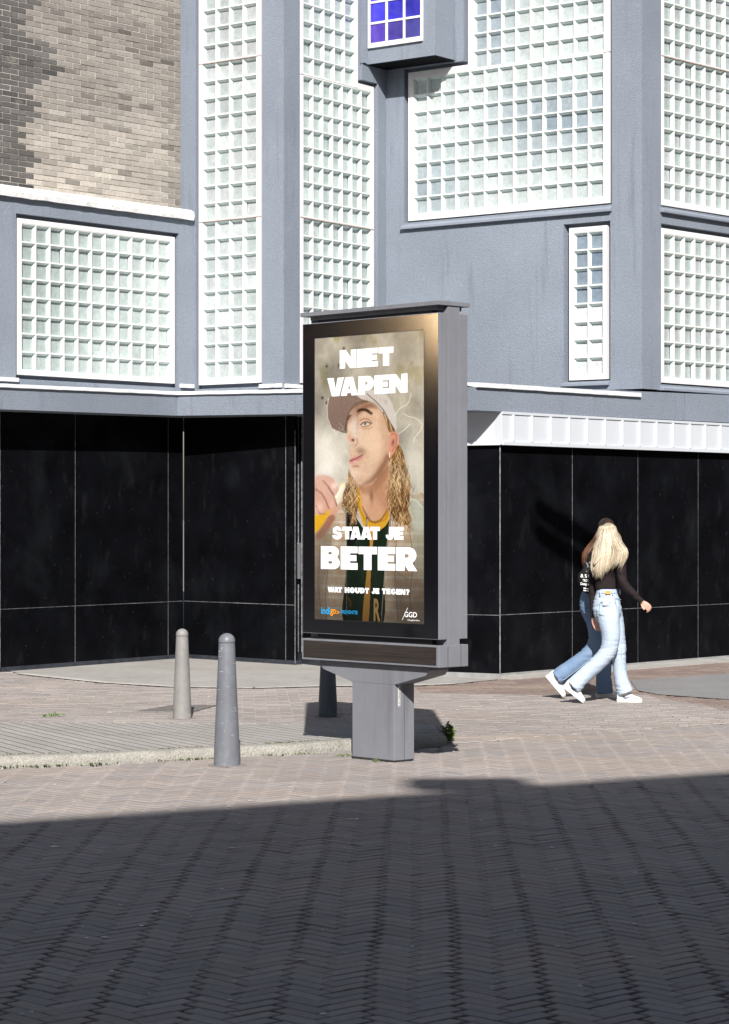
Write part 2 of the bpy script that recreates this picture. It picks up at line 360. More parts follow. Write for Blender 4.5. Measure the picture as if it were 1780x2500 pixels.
# kerb stones with the ribbed ramp slabs behind them
KH = .072
kb = MB()
def resample(pl, step):
    out = [pl[0].copy()]; 
    for a, b in zip(pl, pl[1:]):
        n = max(1, int((b-a).length/step))
        for i in range(1, n+1): out.append(a.lerp(b, i/n))
    return out
kfr = resample([Vector((p.x, p.y)) for p in KF], .06)
rows = []
for i, p in enumerate(kfr):
    d = (kfr[min(i+1, len(kfr)-1)]-kfr[max(i-1, 0)]).normalized(); nb = Vector((-d.y, d.x))
    j = .006*mnoise.noise((p.x*9, p.y*9, 0)); j2 = .006*mnoise.noise((p.x*14, p.y*9, 5))
    j2 -= .014 if i % 15 == 7 else 0; prof = [(-.002, -.03), (-.002+j, .02), (.004+j, KH-.022+j2), (.022, KH-.003+j2), (.05, KH+j2*.5), (.125, KH+.0), (.125, -.03)]
    rows.append([(p.x+nb.x*a, p.y+nb.y*a, z) for a, z in prof])
kb.grid(rows)
tag(kb.build('kerb', M['kerb'], smooth=True, sharp=50), kind='structure')
# ribbed slabs: ramp surface from kerb back to the pavement, with real grooves
rbm = MB()
def kerb_front(x):
    for a, b in zip(KF, KF[1:]):
        if a.x <= x <= b.x: return a.y+(b.y-a.y)*(x-a.x)/(b.x-a.x)
    return None
x0r, x1r = KF[0].x+.02, KF[-1].x-.01
rbase = MB()
N_ = 60
fr, bk = [], []
for i in range(N_+1):
    x = x0r+(x1r-x0r)*i/N_; fr.append((x, kerb_front(x)+.128)); bk.append((x, (rib_back(x) or RIBB[-1].y)))
def zr(x, y):
    a = kerb_front(min(max(x, x0r), x1r))+.128; b = rib_back(min(max(x, x0r), RIBB[-1].x-.001)) or RIBB[-1].y
    t = min(max((y-a)/(b-a), 0), 1); return KH-.004 - t*(KH-.010)
for i in range(N_):
    rbase.face([(*fr[i], KH-.014), (*fr[i+1], KH-.014), (*bk[i+1], -.002), (*bk[i], -.002)])
rbase.face([(*fr[N_], KH-.014), (fr[N_][0], fr[N_][1], -.03), (bk[N_][0], bk[N_][1], -.03), (*bk[N_], -.002)])
tag(rbase.build('ramp_base', M['sand'], fixn=False), kind='structure')
# ribs run diagonally across the ramp
gd = (G(249.6, 1839.8)-G(90.5, 1792)).xy.normalized(); gn = Vector((-gd.y, gd.x)); pitch = .103
org = Vector((0, 17.0)); LT, DK = (.365, .342, .325), (.13, .115, .105)
for k in range(-60, 60):
    o0 = org + gn*pitch*k; tt = []
    for i in range(-320, 321):
        q = o0 + gd*(i*.015)
        if x0r < q.x < x1r and kerb_front(q.x)+.135 < q.y < (rib_back(q.x) or 0)-.004: tt.append(i)
    if len(tt) < 4: continue
    segs = []; s0 = tt[0]; pr = tt[0]
    for i in tt[1:]:
        if i != pr+1: segs.append((s0, pr)); s0 = i
        pr = i
    segs.append((s0, pr)); w2 = .0465; f_ = 1+rng.normal(0, .03)
    for s0, s1 in segs:
        n_s = max(1, (s1-s0)//20); rr = []
        for j_ in range(n_s+1):
            q = o0+gd*((s0+(s1-s0)*j_/n_s)*.015); ring = []
            for a, dz in ((-w2-.001, -.014), (-w2+.002, 0), (-.013, 0), (-.005, -.007), (.005, -.007), (.013, 0), (w2-.002, 0), (w2+.001, -.014)):
                r_ = q+gn*a; ring.append((r_.x, r_.y, zr(r_.x, r_.y)+dz))
            rr.append(ring)
        nf = len(rbm.f); rbm.grid(rr, closed=False)
        for j_ in range(nf, len(rbm.f)):
            c_ = (j_-nf) % 7; col = DK if c_ in (0, 6) else ((.27, .25, .235) if c_ == 3 else ((.31, .29, .275) if c_ in (2, 4) else LT))
            rbm.c[j_] = tuple(v*f_ for v in col)
tag(rbm.build('ribbed_ramp', M['rib'], color=True, fixn=False), kind='structure')

# ================================================================== BUILDING
bld = empty('corner_building', (0, 27, 0))
tag(bld, 'grey stuccoed zigzag building with glass block windows and black glossy ground floor', 'building')

class Wall:
    def __init__(s, a, b):
        s.a = Vector(a); s.b = Vector(b); s.u = (s.b-s.a).normalized(); s.L = (s.b-s.a).length
        s.n = Vector((s.u.y, -s.u.x))
        if s.n.y > 0: s.n = -s.n
    def s_at(s, px):
        k = (px-CX)/F          # X = k*Y
        return (k*s.a.y-s.a.x)/(s.u.x-k*s.u.y)
    def z_at(s, px, py):
        Y = s.a.y+s.u.y*s.s_at(px); return H-(py-HY)*Y/F
    def p(s, d, z, out=0):
        q = s.a+s.u*d+s.n*out; return Vector((q.x, q.y, z))
    def box(s, mb, s0, s1, z0, z1, o0, o1, m=0):
        mb.hexa([s.p(s0, z0, o1), s.p(s1, z0, o1), s.p(s1, z0, o0), s.p(s0, z0, o0), s.p(s0, z1, o1), s.p(s1, z1, o1), s.p(s1, z1, o0), s.p(s0, z1, o0)], m)

def dirv(a): return Vector((math.cos(R(a)), math.sin(R(a))))
def hit(P, d, px):
    k = (px-CX)/F; t = (k*P.y-P.x)/(d.x-k*d.y); return P+d*t
V1 = Pl(475, 27.3)
U0a = hit(V1, -dirv(48.8), -90)
R1 = hit(V1, dirv(-37.1), 693)
V2 = hit(R1, dirv(55), 943)
R2 = hit(V2, dirv(-36.5), 1568)
E2 = R2 + dirv(47)*3.2
WU, WA, WB, WC, WD = Wall(U0a, V1), Wall(V1, R1), Wall(R1, V2), Wall(V2, R2), Wall(R2, E2)
TOP = 11.0
ZB = 3.05                                   # upper walls start on the band

def holes_wall(mb, W, s0, s1, z0, z1, holes, reveal=.10, m=0):
    ss = sorted({s0, s1, *[h[0] for h in holes], *[h[1] for h in holes]}); zs = sorted({z0, z1, *[h[2] for h in holes], *[h[3] for h in holes]})
    ins = lambda a, b: any(h[0] < a < h[1] and h[2] < b < h[3] for h in holes)
    for a, b in zip(ss, ss[1:]):
        for c, d in zip(zs, zs[1:]):
            am, cm = (a+b)/2, (c+d)/2
            if ins(am, cm): continue
            mb.face([W.p(a, c), W.p(b, c), W.p(b, d), W.p(a, d)], m)
            for (qa, qb, ca_, cb_, e) in ((a, a, c, d, ins(a-.001, cm)), (b, b, c, d, ins(b+.001, cm))):
                if e: mb.face([W.p(qa, ca_), W.p(qa, cb_), W.p(qa, cb_, -reveal), W.p(qa, ca_, -reveal)], m)
            for (zz, e) in ((c, ins(am, c-.001)), (d, ins(am, d+.001))):
                if e: mb.face([W.p(a, zz), W.p(b, zz), W.p(b, zz, -reveal), W.p(a, zz, -reveal)], m)

win_lbl = {}
def block_window(W, s0, s1, z0, z1, nc, nr, side, label, tone, zpitch=.2, cut=None, joints=(), bt=None, seed=0, sill=None, rec=-.03, notop=None, side_in=.024):
    """glass block panel in the rectangle s0..s1, z0..z1; blocks start `side` inside; cut(col,row)->True leaves the block out"""
    root = empty('window', W.p((s0+s1)/2, z0)); root['label'] = label; root.parent = bld
    bt = side if bt is None else bt
    bs0, bs1, bz0 = s0+side, s1-side, z0+bt
    pc = (bs1-bs0)/nc
    fr = MB(); r2 = random.Random(seed)
    # rows with extra joint gaps
    zrow = []; z = bz0
    for r in range(nr):
        if r in joints: z += .012
        zrow.append(z); z += zpitch
    ztop = z
    fo = rec+.009
    topL = ztop+bt if notop is None or notop < 0 else ztop; topR = ztop+bt if notop is None or notop > 0 else ztop
    W.box(fr, s0, bs0, z0, topL, rec-.06, fo); W.box(fr, bs1, s1, z0, topR, rec-.06, fo)
    W.box(fr, bs0, bs1, z0, bz0, rec-.06, fo-.002); W.box(fr, bs0 if notop is None or notop < 0 else notop, bs1 if notop is None or notop > 0 else -notop, ztop, ztop+bt, rec-.06, fo-.002)
    if cut:
        pass
    f_o = fr.build('frame', M['white_frame'], root, bevel=.003)
    gb = MB(); gl = MB(); jt = MB()
    gw = .0080
    for c in range(nc+1):
        sc_ = bs0+c*pc
        runs = [r for r in range(nr) if not (cut and cut(min(c, nc-1), r) and cut(max(c-1, 0), r))]
        if not runs: continue
        a, b = zrow[min(runs)], zrow[max(runs)]+zpitch
        W.box(gb, sc_-gw, sc_+gw, a, b, rec-.02, rec+.001+r2.uniform(-.0005, .0005))
    for r in range(nr+1):
        zz = zrow[r] if r < nr else ztop
        cols = [c for c in range(nc) if not (cut and cut(c, min(r, nr-1)) and cut(c, max(r-1, 0)))]
        if not cols: continue
        a, b = bs0+min(cols)*pc, bs0+(max(cols)+1)*pc
        W.box(gb, a, b, zz-gw, zz+gw, rec-.02, rec+.003)
        if r in joints:
            W.box(jt, a-side, b+side, zz-.016, zz-.004, rec-.02, fo+.004)
    d1, ins_ = .040, .020
    for c in range(nc):
        for r in range(nr):
            if cut and cut(c, r): continue
            a, b = bs0+c*pc+gw, bs0+(c+1)*pc-gw; zc, zd = zrow[r]+gw, zrow[r]+zpitch-gw
            o1, o2 = rec-.0015, rec-d1
            ia, ib, ic, id_ = a+ins_*.8, b-ins_*.8, zc+ins_*.35, zd-ins_*1.25
            A = [W.p(a, zc, o1), W.p(b, zc, o1), W.p(b, zd, o1), W.p(a, zd, o1)]
            B = [W.p(ia, ic, o2), W.p(ib, ic, o2), W.p(ib, id_, o2), W.p(ia, id_, o2)]
            for k in range(4): gl.face([A[k], A[(k+1) % 4], B[(k+1) % 4], B[k]], 0)
            t = tone(c/max(nc-1, 1), r/max(nr-1, 1), r2)
            jx = [r2.uniform(-.004, .004) for _ in range(4)]
            B = [W.p(ia, ic, o2+jx[0]), W.p(ib, ic, o2+jx[0]+jx[1]), W.p(ib, id_, o2+jx[0]+jx[1]+jx[2]), W.p(ia, id_, o2+jx[0]+jx[2])]
            gl.face(B, 1, t)
    gb.build('grout', M['grout'], root)
    gl.build('glass_blocks', [M['block_side'], M['block_pane']], root, color=True, fixn=False)
    jt.split('movement_joint', M['joint'], root)
    # backing so that nothing shows behind, and the grey surround that fills the opening
    bk_ = MB(); W.box(bk_, s0-.06, s1+.06, z0-.06, ztop+bt+.06, rec-.16, rec-.075)
    bk_.build('window_surround', M['stucco_trim'], root)
    if sill:
        sm = MB(); a, b = s0-.07, s1+.05
        sm.hexa([W.p(a, z0-sill, .05), W.p(b, z0-sill, .05), W.p(b, z0-sill, -.05), W.p(a, z0-sill, -.05), W.p(a, z0-sill+.03, .05), W.p(b, z0-sill+.03, .05), W.p(b, z0-.012, -.05), W.p(a, z0-.012, -.05)])
        sm.build('sill', M['stucco_trim'], root, bevel=.004)
    return root, ztop+bt

def mixc(a, b, t): return tuple(a[i]*(1-t)+b[i]*t for i in range(3))
GREEN, PALE, BLUE, GREYB = (.34, .395, .385), (.52, .58, .565), (.22, .27, .32), (.40, .42, .435)
def tone_left(u, v, r): return mixc(GREEN, PALE, min(1, max(0, u*.9-.15+r.uniform(-.08, .08)+(.25 if v < .15 and u < .8 else 0))))
def tone_mid(u, v, r): return mixc(GREYB, GREEN, r.uniform(0, 1)) if r.random() > .1 else mixc(GREYB, PALE, .4)
def tone_b(u, v, r): return mixc(GREEN, PALE, r.uniform(.1, .5))
def tone_big(u, v, r):
    t = math.exp(-((u-.75)**2)/.12-((v-.62)**2)/.09); t2 = math.exp(-((u-.1)**2)/.03-((v-.15)**2)/.06)
    return mixc(mixc(PALE, GREYB, .35), BLUE, min(1, max(t, t2)*.85+r.uniform(-.1, .2)))
def tone_narrow(u, v, r): return mixc(BLUE, (.12, .16, .22), r.uniform(0, .7)) if v > .5 else mixc(PALE, (.62, .60, .62), r.uniform(.2, .9))
def tone_d(u, v, r): return mixc(GREEN, GREYB, r.uniform(0, .9))

up = MB()
holes = {k: [] for k in 'UABCD'}
g_ = .045
# left wide window
s0, s1 = WU.s_at(47), WU.s_at(430); z0 = (WU.z_at(50, 912)+WU.z_at(429, 939))/2
pcu = (s1-s0-.14)/11
_, zt = block_window(WU, s0, s1, z0, 0, 11, 8, .055, 'wide eleven column glass block window at lower left', tone_left, zpitch=.196, bt=.052, seed=1)
holes['U'].append((s0-g_, s1+g_, z0-g_, zt+g_)); ZW1T = zt
# tall four column strip
s0, s1 = WA.s_at(482), WA.s_at(632); z0 = (WA.z_at(481, 940)+WA.z_at(630, 934.5))/2
s0 = max(s0, .03)
_, zt = block_window(WA, s0, s1, z0, 0, 4, 36, .055, 'tall four column glass block window between brick and pier', tone_mid, bt=.07, joints=(9, 18, 27), seed=2)
holes['A'].append((.012, s1+g_, z0-g_, zt+g_)); ZA0 = z0
# tall strip on the face turned away, wider below the bay
s0, s1 = WB.s_at(738), WB.s_at(917)
_, zt = block_window(WB, s0, s1, z0, 0, 7, 17, .055, 'tall glass block window on the pier face behind the advertising display', tone_b, bt=.07, joints=(9,), seed=3, notop=(WB.s_at(878)-.0))
# remove its top border by stacking the narrower panel on it
holes['B'].append((s0-g_, s1+g_, z0-g_, zt+g_))
s0n, s1n = WB.s_at(738), WB.s_at(878)
_, zt2 = block_window(WB, s0n, s1n, zt-.07+.008, 0, 5, 18, .055, 'narrower five column upper panel beside the bay window', tone_b, bt=.012, joints=(9,), seed=4)
holes['B'].append((s0n-g_, s1n+g_, zt-.1, zt2+g_))
# big window on the face towards the camera, stepped round the bay
s0, s1 = WC.s_at(994), WC.s_at(1485); z0 = (WC.z_at(994, 536)+WC.z_at(1484, 498.8))/2
_, ztc = block_window(WC, s0, s1, z0, 0, 13, 8, .075, 'large thirteen column glass block window under the bay', tone_big, bt=.075, seed=5, sill=.10, notop=-WC.s_at(1140))
holes['C'].append((s0-g_, s1+g_, z0-.02, ztc+g_))
s0u = WC.s_at(1140)
_, zt2 = block_window(WC, s0u, s1, ztc-.075+.008, 0, 9, 18, .07, 'nine column glass block panel right of the bay', tone_big, bt=.012, joints=(9,), seed=6)
holes['C'].append((s0u-g_, s1+g_, ztc-.1, zt2+g_))
# narrow window
s0, s1 = WC.s_at(1387), WC.s_at(1479); z0 = (WC.z_at(1386, 929)+WC.z_at(1479, 925))/2
_, zt = block_window(WC, s0, s1, z0, 0, 2, 8, .05, 'narrow two column glass block window above the white fascia', tone_narrow, bt=.055, seed=7, sill=.07)
holes['C'].append((s0-g_*1.3, s1+g_*1.3, z0-.02, zt+g_))
# right face, lower and upper
s0 = WD.s_at(1620); pc_ = .2; s1 = s0+.045*2+8*pc_
z0 = (WD.z_at(1621, 934.5)+WD.z_at(1780, 944.5))/2
_, zt = block_window(WD, s0, s1, z0, 0, 8, 8, .045, 'lower glass block window at the right edge', tone_d, bt=.06, seed=8, sill=.09)
holes['D'].append((s0-g_, s1+g_, z0-.02, zt+g_))
z0 = (WD.z_at(1621, 502)+WD.z_at(1780, 524))/2
_, zt = block_window(WD, s0, s1, z0, 0, 8, 26, .045, 'upper glass block window at the right edge', tone_d, bt=.06, joints=(8, 17), seed=9, sill=.09)
holes['D'].append((s0-g_, s1+g_, z0-.02, zt+g_))

# brick field on the left, above the ledge
zl0 = (WU.z_at(0, 482)+WU.z_at(440, 532))/2; zl1 = zl0+.118
sbr = WU.s_at(441)
holes['U'].append((-1, sbr, zl1-.02, TOP+1))
holes_wall(up, WU, 0, WU.L, ZB, TOP, holes['U'])
holes_wall(up, WA, 0, WA.L, ZB, TOP, holes['A'])
holes_wall(up, WB, 0, WB.L, ZB, TOP, holes['B'])
holes_wall(up, WC, 0, WC.L, ZB, TOP, holes['C'])
holes_wall(up, WD, 0, WD.L, ZB, TOP, holes['D'])
o = up.build('upper_wall', M['stucco'], bld, fixn=False)
# core behind, so light cannot leak
core = MB(); cpts = [Vector((q.x, q.y+.42, 0)) for q in (WU.p(-.4, 0), WU.p(WU.L, 0), WA.p(WA.L, 0), WB.p(WB.L, 0), WC.p(WC.L, 0), WD.p(WD.L, 0))]
core.prism([Vector((p.x, p.y)) for p in cpts]+[Vector((9, 38)), Vector((-9, 38))], 3.0, TOP)
core.build('roof', M['far_wall2'], bld)

def wallbrick():
    mb = MB(); bl, bh = .212, .0505; pl, ph = .221, .0605
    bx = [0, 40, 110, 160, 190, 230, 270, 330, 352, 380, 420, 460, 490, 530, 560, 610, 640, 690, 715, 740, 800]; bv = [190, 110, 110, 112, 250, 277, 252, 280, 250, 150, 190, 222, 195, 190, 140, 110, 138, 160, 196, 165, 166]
    z = zl1-.01; row = 0
    while z < TOP:
        s = -.35+(row % 2)*pl/2
        while s < sbr-.02:
            e = min(s+bl, sbr-.004)
            if e-s > .03:
                sm_, zm = (s+e)/2, z+bh/2; Y = WU.a.y+WU.u.y*sm_; X = WU.a.x+WU.u.x*sm_
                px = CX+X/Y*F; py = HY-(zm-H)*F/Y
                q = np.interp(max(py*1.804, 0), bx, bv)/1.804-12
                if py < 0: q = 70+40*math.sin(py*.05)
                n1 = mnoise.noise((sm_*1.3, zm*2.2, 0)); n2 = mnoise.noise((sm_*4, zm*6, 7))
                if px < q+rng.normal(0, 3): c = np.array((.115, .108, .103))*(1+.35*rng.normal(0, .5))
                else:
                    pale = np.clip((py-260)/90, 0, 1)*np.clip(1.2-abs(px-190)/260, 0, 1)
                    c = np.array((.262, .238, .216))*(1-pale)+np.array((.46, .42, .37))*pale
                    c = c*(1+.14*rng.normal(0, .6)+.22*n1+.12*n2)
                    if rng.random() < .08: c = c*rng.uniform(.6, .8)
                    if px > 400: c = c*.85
                c = np.clip(c, .05, .6); o = rng.normal(0, .0012)
                mb_s = len(mb.v)
                WU.box(mb, s, e, z, z+bh, -.03, o-.002)
                for i in range(-6, 0): mb.c[i] = tuple(float(v) for v in c)
            s += pl
        z += ph; row += 1
    mb.build('brick_wall', M['brickwall'], bld, color=True)
    m2 = MB(); WU.box(m2, -.4, sbr, zl1-.06, TOP, -.08, -.008); m2.build('mortar_bed', M['mortar'], bld)
wallbrick()
# peeling white ledge under the brick
lg = MB(); rows = []
Ls = WU.s_at(466)
for i in range(61):
    s = -.35+(Ls+.35)*i/60; j = .008*mnoise.noise((s*7, 0, 0)); j2 = .010*mnoise.noise((s*5, 4, 0))
    if rng.random() < .06: j2 -= .015
    pr = [(-.02, zl0+.01), (.055+j, zl0+j2), (.065+j, zl0+.05), (.055+j, zl1-.02+j2), (-.02, zl1+.015)]
    rows.append([WU.p(s, z, o_) for o_, z in pr])
lg.grid(rows); lg.build('white_ledge', M['ledge'], bld)

# bay window
F2 = Vector((.812, 27.25)); ZBAY = 6.94
F1 = hit(F2, dirv(-36.5), 899)
Bc = hit(V2, dirv(-36.5), 1112)
Bl = hit(R1, dirv(55), 880)
bay = MB()
bay.prism([F1, F2, Bc, Vector((Bc.x+.02, Bc.y+.5)), Vector((.3, 28.9)), Vector((Bl.x, Bl.y+.25)), Bl], ZBAY, TOP)
bay.build('bay', M['stucco'], bld)
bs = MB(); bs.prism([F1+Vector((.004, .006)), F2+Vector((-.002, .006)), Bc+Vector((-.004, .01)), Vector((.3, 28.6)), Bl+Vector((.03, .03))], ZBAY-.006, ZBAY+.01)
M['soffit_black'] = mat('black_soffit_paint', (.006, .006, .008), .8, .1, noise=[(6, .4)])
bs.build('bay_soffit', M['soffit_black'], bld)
WF = Wall(F1, F2)
bw = empty('window', WF.p(.4, 7.2)); bw['label'] = 'cobalt blue glass window with white glazing bars in the bay'; bw.parent = bld
s0 = .01; s1 = WF.s_at(1034); zb0 = (WF.z_at(899, 112)+WF.z_at(1033, 95))/2
fm = MB(); pn = MB(); nco, nro = 3, 9; cw = (s1-s0-.03)/nco; rh = .245
for c in range(nco+1): WF.box(fm, s0+.002+c*cw, s0+.030+c*cw if c < nco else s1, zb0, zb0+rh*nro+.03, .0, .026 if c in (0, nco) else .020)
for r in range(nro+1): WF.box(fm, s0+.004, s1-.002, zb0+r*rh-(.03 if r == 0 else 0), zb0+r*rh+.026, -.001, .018 if r else .030)
for c in range(nco):
    for r in range(nro):
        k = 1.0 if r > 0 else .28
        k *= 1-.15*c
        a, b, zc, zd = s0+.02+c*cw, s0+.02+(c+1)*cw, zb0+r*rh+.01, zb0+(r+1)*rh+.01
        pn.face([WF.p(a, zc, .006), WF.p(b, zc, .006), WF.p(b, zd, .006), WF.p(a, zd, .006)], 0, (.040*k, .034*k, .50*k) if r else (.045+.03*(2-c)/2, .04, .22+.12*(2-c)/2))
fm.build('frame', M['white_frame'], bw, bevel=.002); pn.build('pane', M['blue_glass'], bw, color=True, fixn=False)

# band above the ground floor
BV = Pl(435, 26.95); BL0 = None
bdl = (LW1-LW0).normalized()
BL0 = BV - bdl*3.2
BM = Pl(741, 25.72); BR0 = hit(RW1+rnv*.05, RWdir, 1160); BR1 = hit(RW1+rnv*.05, RWdir, 1780)+RWdir*1.5
ZF0, ZF1 = 2.775, 3.10
def zrange(pt, px_y0):  # unused
    return 0
band = MB()
plan = [BL0, BV, BM, BR0, BR1]
zb = [2.775, 2.79, 2.787, 2.70, 2.735]; ztp = [3.125, 3.045, 3.06, 3.00, 2.98]
# heights straight from the photograph's rows at each corner
def zat(P, py): return H-(py-HY)*P.y/F
zb = [zat(BL0, 997), zat(BV, 1014.8), zat(BM, 1010.5), zat(BR0, 1001.5), zat(BR1, 1040)]
ztp = [zat(BL0, 937), zat(BV, 959), zat(BM, 953), zat(BR0, 938), zat(BR1, 972)]
back = [Vector((p.x*1.0, p.y+1.6)) for p in plan]
for i in range(4):
    a, b = plan[i], plan[i+1]; A, B = back[i], back[i+1]
    band.hexa([(a.x, a.y, zb[i]), (b.x, b.y, zb[i+1]), (B.x, B.y, zb[i+1]), (A.x, A.y, zb[i]), (a.x, a.y, ztp[i]), (b.x, b.y, ztp[i+1]), (B.x, B.y, ztp[i+1]), (A.x, A.y, ztp[i])])
band.build('fascia_band', M['stucco'], bld)
fl = MB()
def capstrip(a, b, za, zb_, th, out, mb, n=24):
    d = (b-a).normalized(); nn = Vector((d.y, -d.x)); nn = nn if nn.y < 0 else -nn; rows = []
    for i in range(n+1):
        t = i/n; q = a.lerp(b, t); z = za+(zb_-za)*t; j = .003*mnoise.noise((q.x*6, q.y*6, 1)); 
        rows.append([(q.x-nn.x*.2, q.y-nn.y*.2, z+.012), (q.x-nn.x*.2, q.y-nn.y*.2, z-.004), (q.x+nn.x*(out-.004), q.y+nn.y*(out-.004), z-th+j), (q.x+nn.x*(out+.006), q.y+nn.y*(out+.006), z-th+j+.004), (q.x+nn.x*out, q.y+nn.y*out, z+.004+j)])
    mb.grid(rows)
capstrip(BL0, BV, ztp[0]+.01, ztp[1]+.01, .038, .02, fl); capstrip(BV, BM, ztp[1]+.01, ztp[2]+.01, .038, .02, fl)
q2 = hit(RW1+rnv*.05, RWdir, 1561)
capstrip(BR0, q2, zat(BR0, 937)+.01, zat(q2, 960), .045, .025, fl)
fl.split('flashing', M['flash'], bld)
# little white foot flashings on the piers
ff = MB()
def foot(W, pa_, pb_, ya, yb_):
    s0, s1 = W.s_at(pa_), W.s_at(pb_); z = (W.z_at(pa_, ya)+W.z_at(pb_, yb_))/2
    W.box(ff, s0, s1, z-.045, z, .0, .035)
foot(WU, -80, 42, 918, 921); foot(WU, 438, 470, 937, 939); foot(WA, 636, 690, 938, 937); foot(WB, 694, 735, 936, 941)
ff.split('foot_flashing', M['ledge'], bld, bevel=.006)
# raised horizontal step on the right hand pier
st = MB(); sa_ = WD.s_at(1566)
WD.box(st, .0, WD.L, 2.9, (WD.z_at(1562, 996)+WD.z_at(1780, 1008))/2-.0, .0, .03)
WD.box(st, .002, WD.L, (WD.z_at(1562, 996)+WD.z_at(1780, 1008))/2+.0, (WD.z_at(1562, 996)+WD.z_at(1780, 1008))/2+.05, .0, .07)
st.build('wall_step', M['stucco'], bld)

# ground floor: black panels
def panels(W, pxs, z0, zj, z1, gap=.005, flip=False):
    for a, b in zip(pxs, pxs[1:]):
        s0, s1 = (W.s_at(a) if a is not None else 0), (W.s_at(b) if b is not None else W.L)
        if s1-s0 < .02: continue
        pm = MB()
        W.box(pm, s0+gap, s1-gap, zj+gap*.7, z1, -.03, random.uniform(-.002, .001)); W.box(pm, s0+gap, s1-gap, z0, zj-gap*.7, -.03, random.uniform(-.002, .001))
        pm.build('wall_panel', M['black'], bld, bevel=.0015)
    bk = MB(); W.box(bk, W.s_at(pxs[0]) if pxs[0] is not None else .01, W.s_at(pxs[-1]) if pxs[-1] is not None else W.L-.012, z0-.01, z1, -.014, -.0042); bk.build('sealant_backing', M['seam'], bld)
    ds = MB(); ds_ = 0
WL1, WL2, WR0, WR1 = Wall(LW0, LW1), Wall(LW1, LW2), Wall(RW0, RW1), Wall(RW1, RW2)
panels(WL1, [-75, 1, 184, 411, None], .05, .665, 2.95)
panels(WL2, [None, 697, None], .05, .665, 2.95)
panels(WR0, [None, None], .05, .645, 2.42)
panels(WR1, [None, 1398, 1558, 1705, 1860], .055, .648, 2.42)
pd = MB(); WL1.box(pd, 0, WL1.L, 0, .05, -.1, .012); WL2.box(pd, 0, WL2.L, 0, .05, -.1, .012); pd.build('plinth', M['plinth_dark'], bld)
pg = MB(); WR0.box(pg, 0, WR0.L+.01, 0, .052, -.1, .012); WR1.box(pg, -.0, WR1.L, 0, .054, -.1, .012); pg.build('plinth', M['plinth_grey'], bld)
# white fascia on the right
wf = MB(); so = .055
xs = [1100+x*.4187 for x in (335, 443, 553, 660, 765, 870, 972, 1072, 1170, 1267, 1365, 1455, 1545, 1640)]
zt_, zb_ = 2.735, 2.372
WR1.box(wf, -.04, WR1.s_at(1820), zb_, zt_-.03, -.05, so)
WR1.box(wf, -.043, WR1.s_at(1821), zb_-.004, zb_+.035, so, so+.022)
WR1.box(wf, -.043, WR1.s_at(1821), zt_-.055, zt_-.028, so, so+.012)
for x in xs: s = WR1.s_at(x); WR1.box(wf, s-.010, s+.010, zb_+.036, zt_-.056, so, so+.028)
wf.build('white_fascia', M['panel_white'], bld, bevel=.003)
wf2 = MB(); WR0.box(wf2, -.2, WR0.L-.03, zb_, zt_-.03, -.05, .03); WR0.box(wf2, -.2, WR0.L+.02, zb_-.004, zb_+.035, .03, .05)
wf2.build('white_fascia', M['panel_white'], bld, bevel=.003)
sof = MB(); WR1.box(sof, -.3, WR1.L, zt_-.03, zt_+.06, -.6, .02); WR0.box(sof, -.3, WR0.L, zt_-.028, zt_+.05, -.6, .01); sof.build('soffit', M['stucco_trim'], bld)
cs = MB(); q = RW1; cs.prism([q+Vector((-.006, -.004)), q+Vector((.004, -.006)), q+Vector((.006, .004)), q+Vector((-.004, .006))], .055, 2.37); cs.build('corner_seal', M['seam'], bld)
# recessed entrance behind the display
DW = Wall(LW2+Vector((.02, .28)), RW0+Vector((0, .12)))
dr = empty('door', DW.p(.1, 0)); dr.parent = bld
dm = MB(); DW.box(dm, -.1, DW.L+.1, .0, 2.9, -.1, 0); dm.build('leaf', M['glassblack'], dr)
dm = MB()
for s in (.02, .10, .5, .98, 1.1): DW.box(dm, s, s+.006, .13, 2.9, 0, .012)
dm.split('door_frame', M['seam'], dr)
dm = MB(); DW.box(dm, 0, DW.L, .0, .12, 0, .02); dm.build('kick_plate', M['plinth_dark'], dr)
dm = MB(); DW.box(dm, .095, .110, .95, 1.35, .02, .06); dm.build('handle', M['steel'], dr, bevel=.004)
rv = MB(); WL2.box(rv, WL2.L-.005, WL2.L+.001, .02, 2.6, -.004, .003); rv.build('jamb', M['seam'], dr)
rv = MB(); q = LW2; rv.prism([q+Vector((0, .01)), q+Vector((.012, .012)), q+Vector((.03, .32)), q+Vector((-.02, .34))], .0, 2.95); rv.build('jamb', M['black'], dr)
adopt_tree(bld)

# ================================================================== ADVERTISING DISPLAY
uA = Vector((.688, -.7257)).normalized(); vA = Vector((-uA.y, uA.x))          # along the face / back into the cabinet
if vA.y < 0: vA = -vA
DC = Vector((.126, 16.11))
MD = Matrix(((uA.x, vA.x, 0, DC.x), (uA.y, vA.y, 0, DC.y), (0, 0, 1, 0), (0, 0, 0, 1)))   # local x along face, y back, z up
disp = empty('advertising_display', (DC.x, DC.y, 0)); disp.rotation_euler = (0, 0, math.atan2(uA.y, uA.x))
tag(disp, 'grey double sided street advertising display with an anti vaping poster on a T shaped foot', 'advertising display')
def dbox(mb, *a, m=0): mb.box(*a, m=m)
def parts_(mb, name, m, **k):
    for o in mb.split(name, m, None, **k): o.parent = disp
def part(mb, name, m, **k):
    o = mb.build(name, m, None, **k); o.parent = disp; return o
hw = .665
b = MB(); b.prism([(-.205, -.094), (.205, -.094), (.205, .094), (-.205, .094)], .012, .52)
b2 = [(-.205, .52), (-.50, .594), (-.532, .63), (-.532, .652), (.532, .652), (.532, .63), (.50, .594), (.205, .52)]
i = len(b.v)
for yy in (-.094, .094):
    b.v += [(x, yy, z) for x, z in b2]
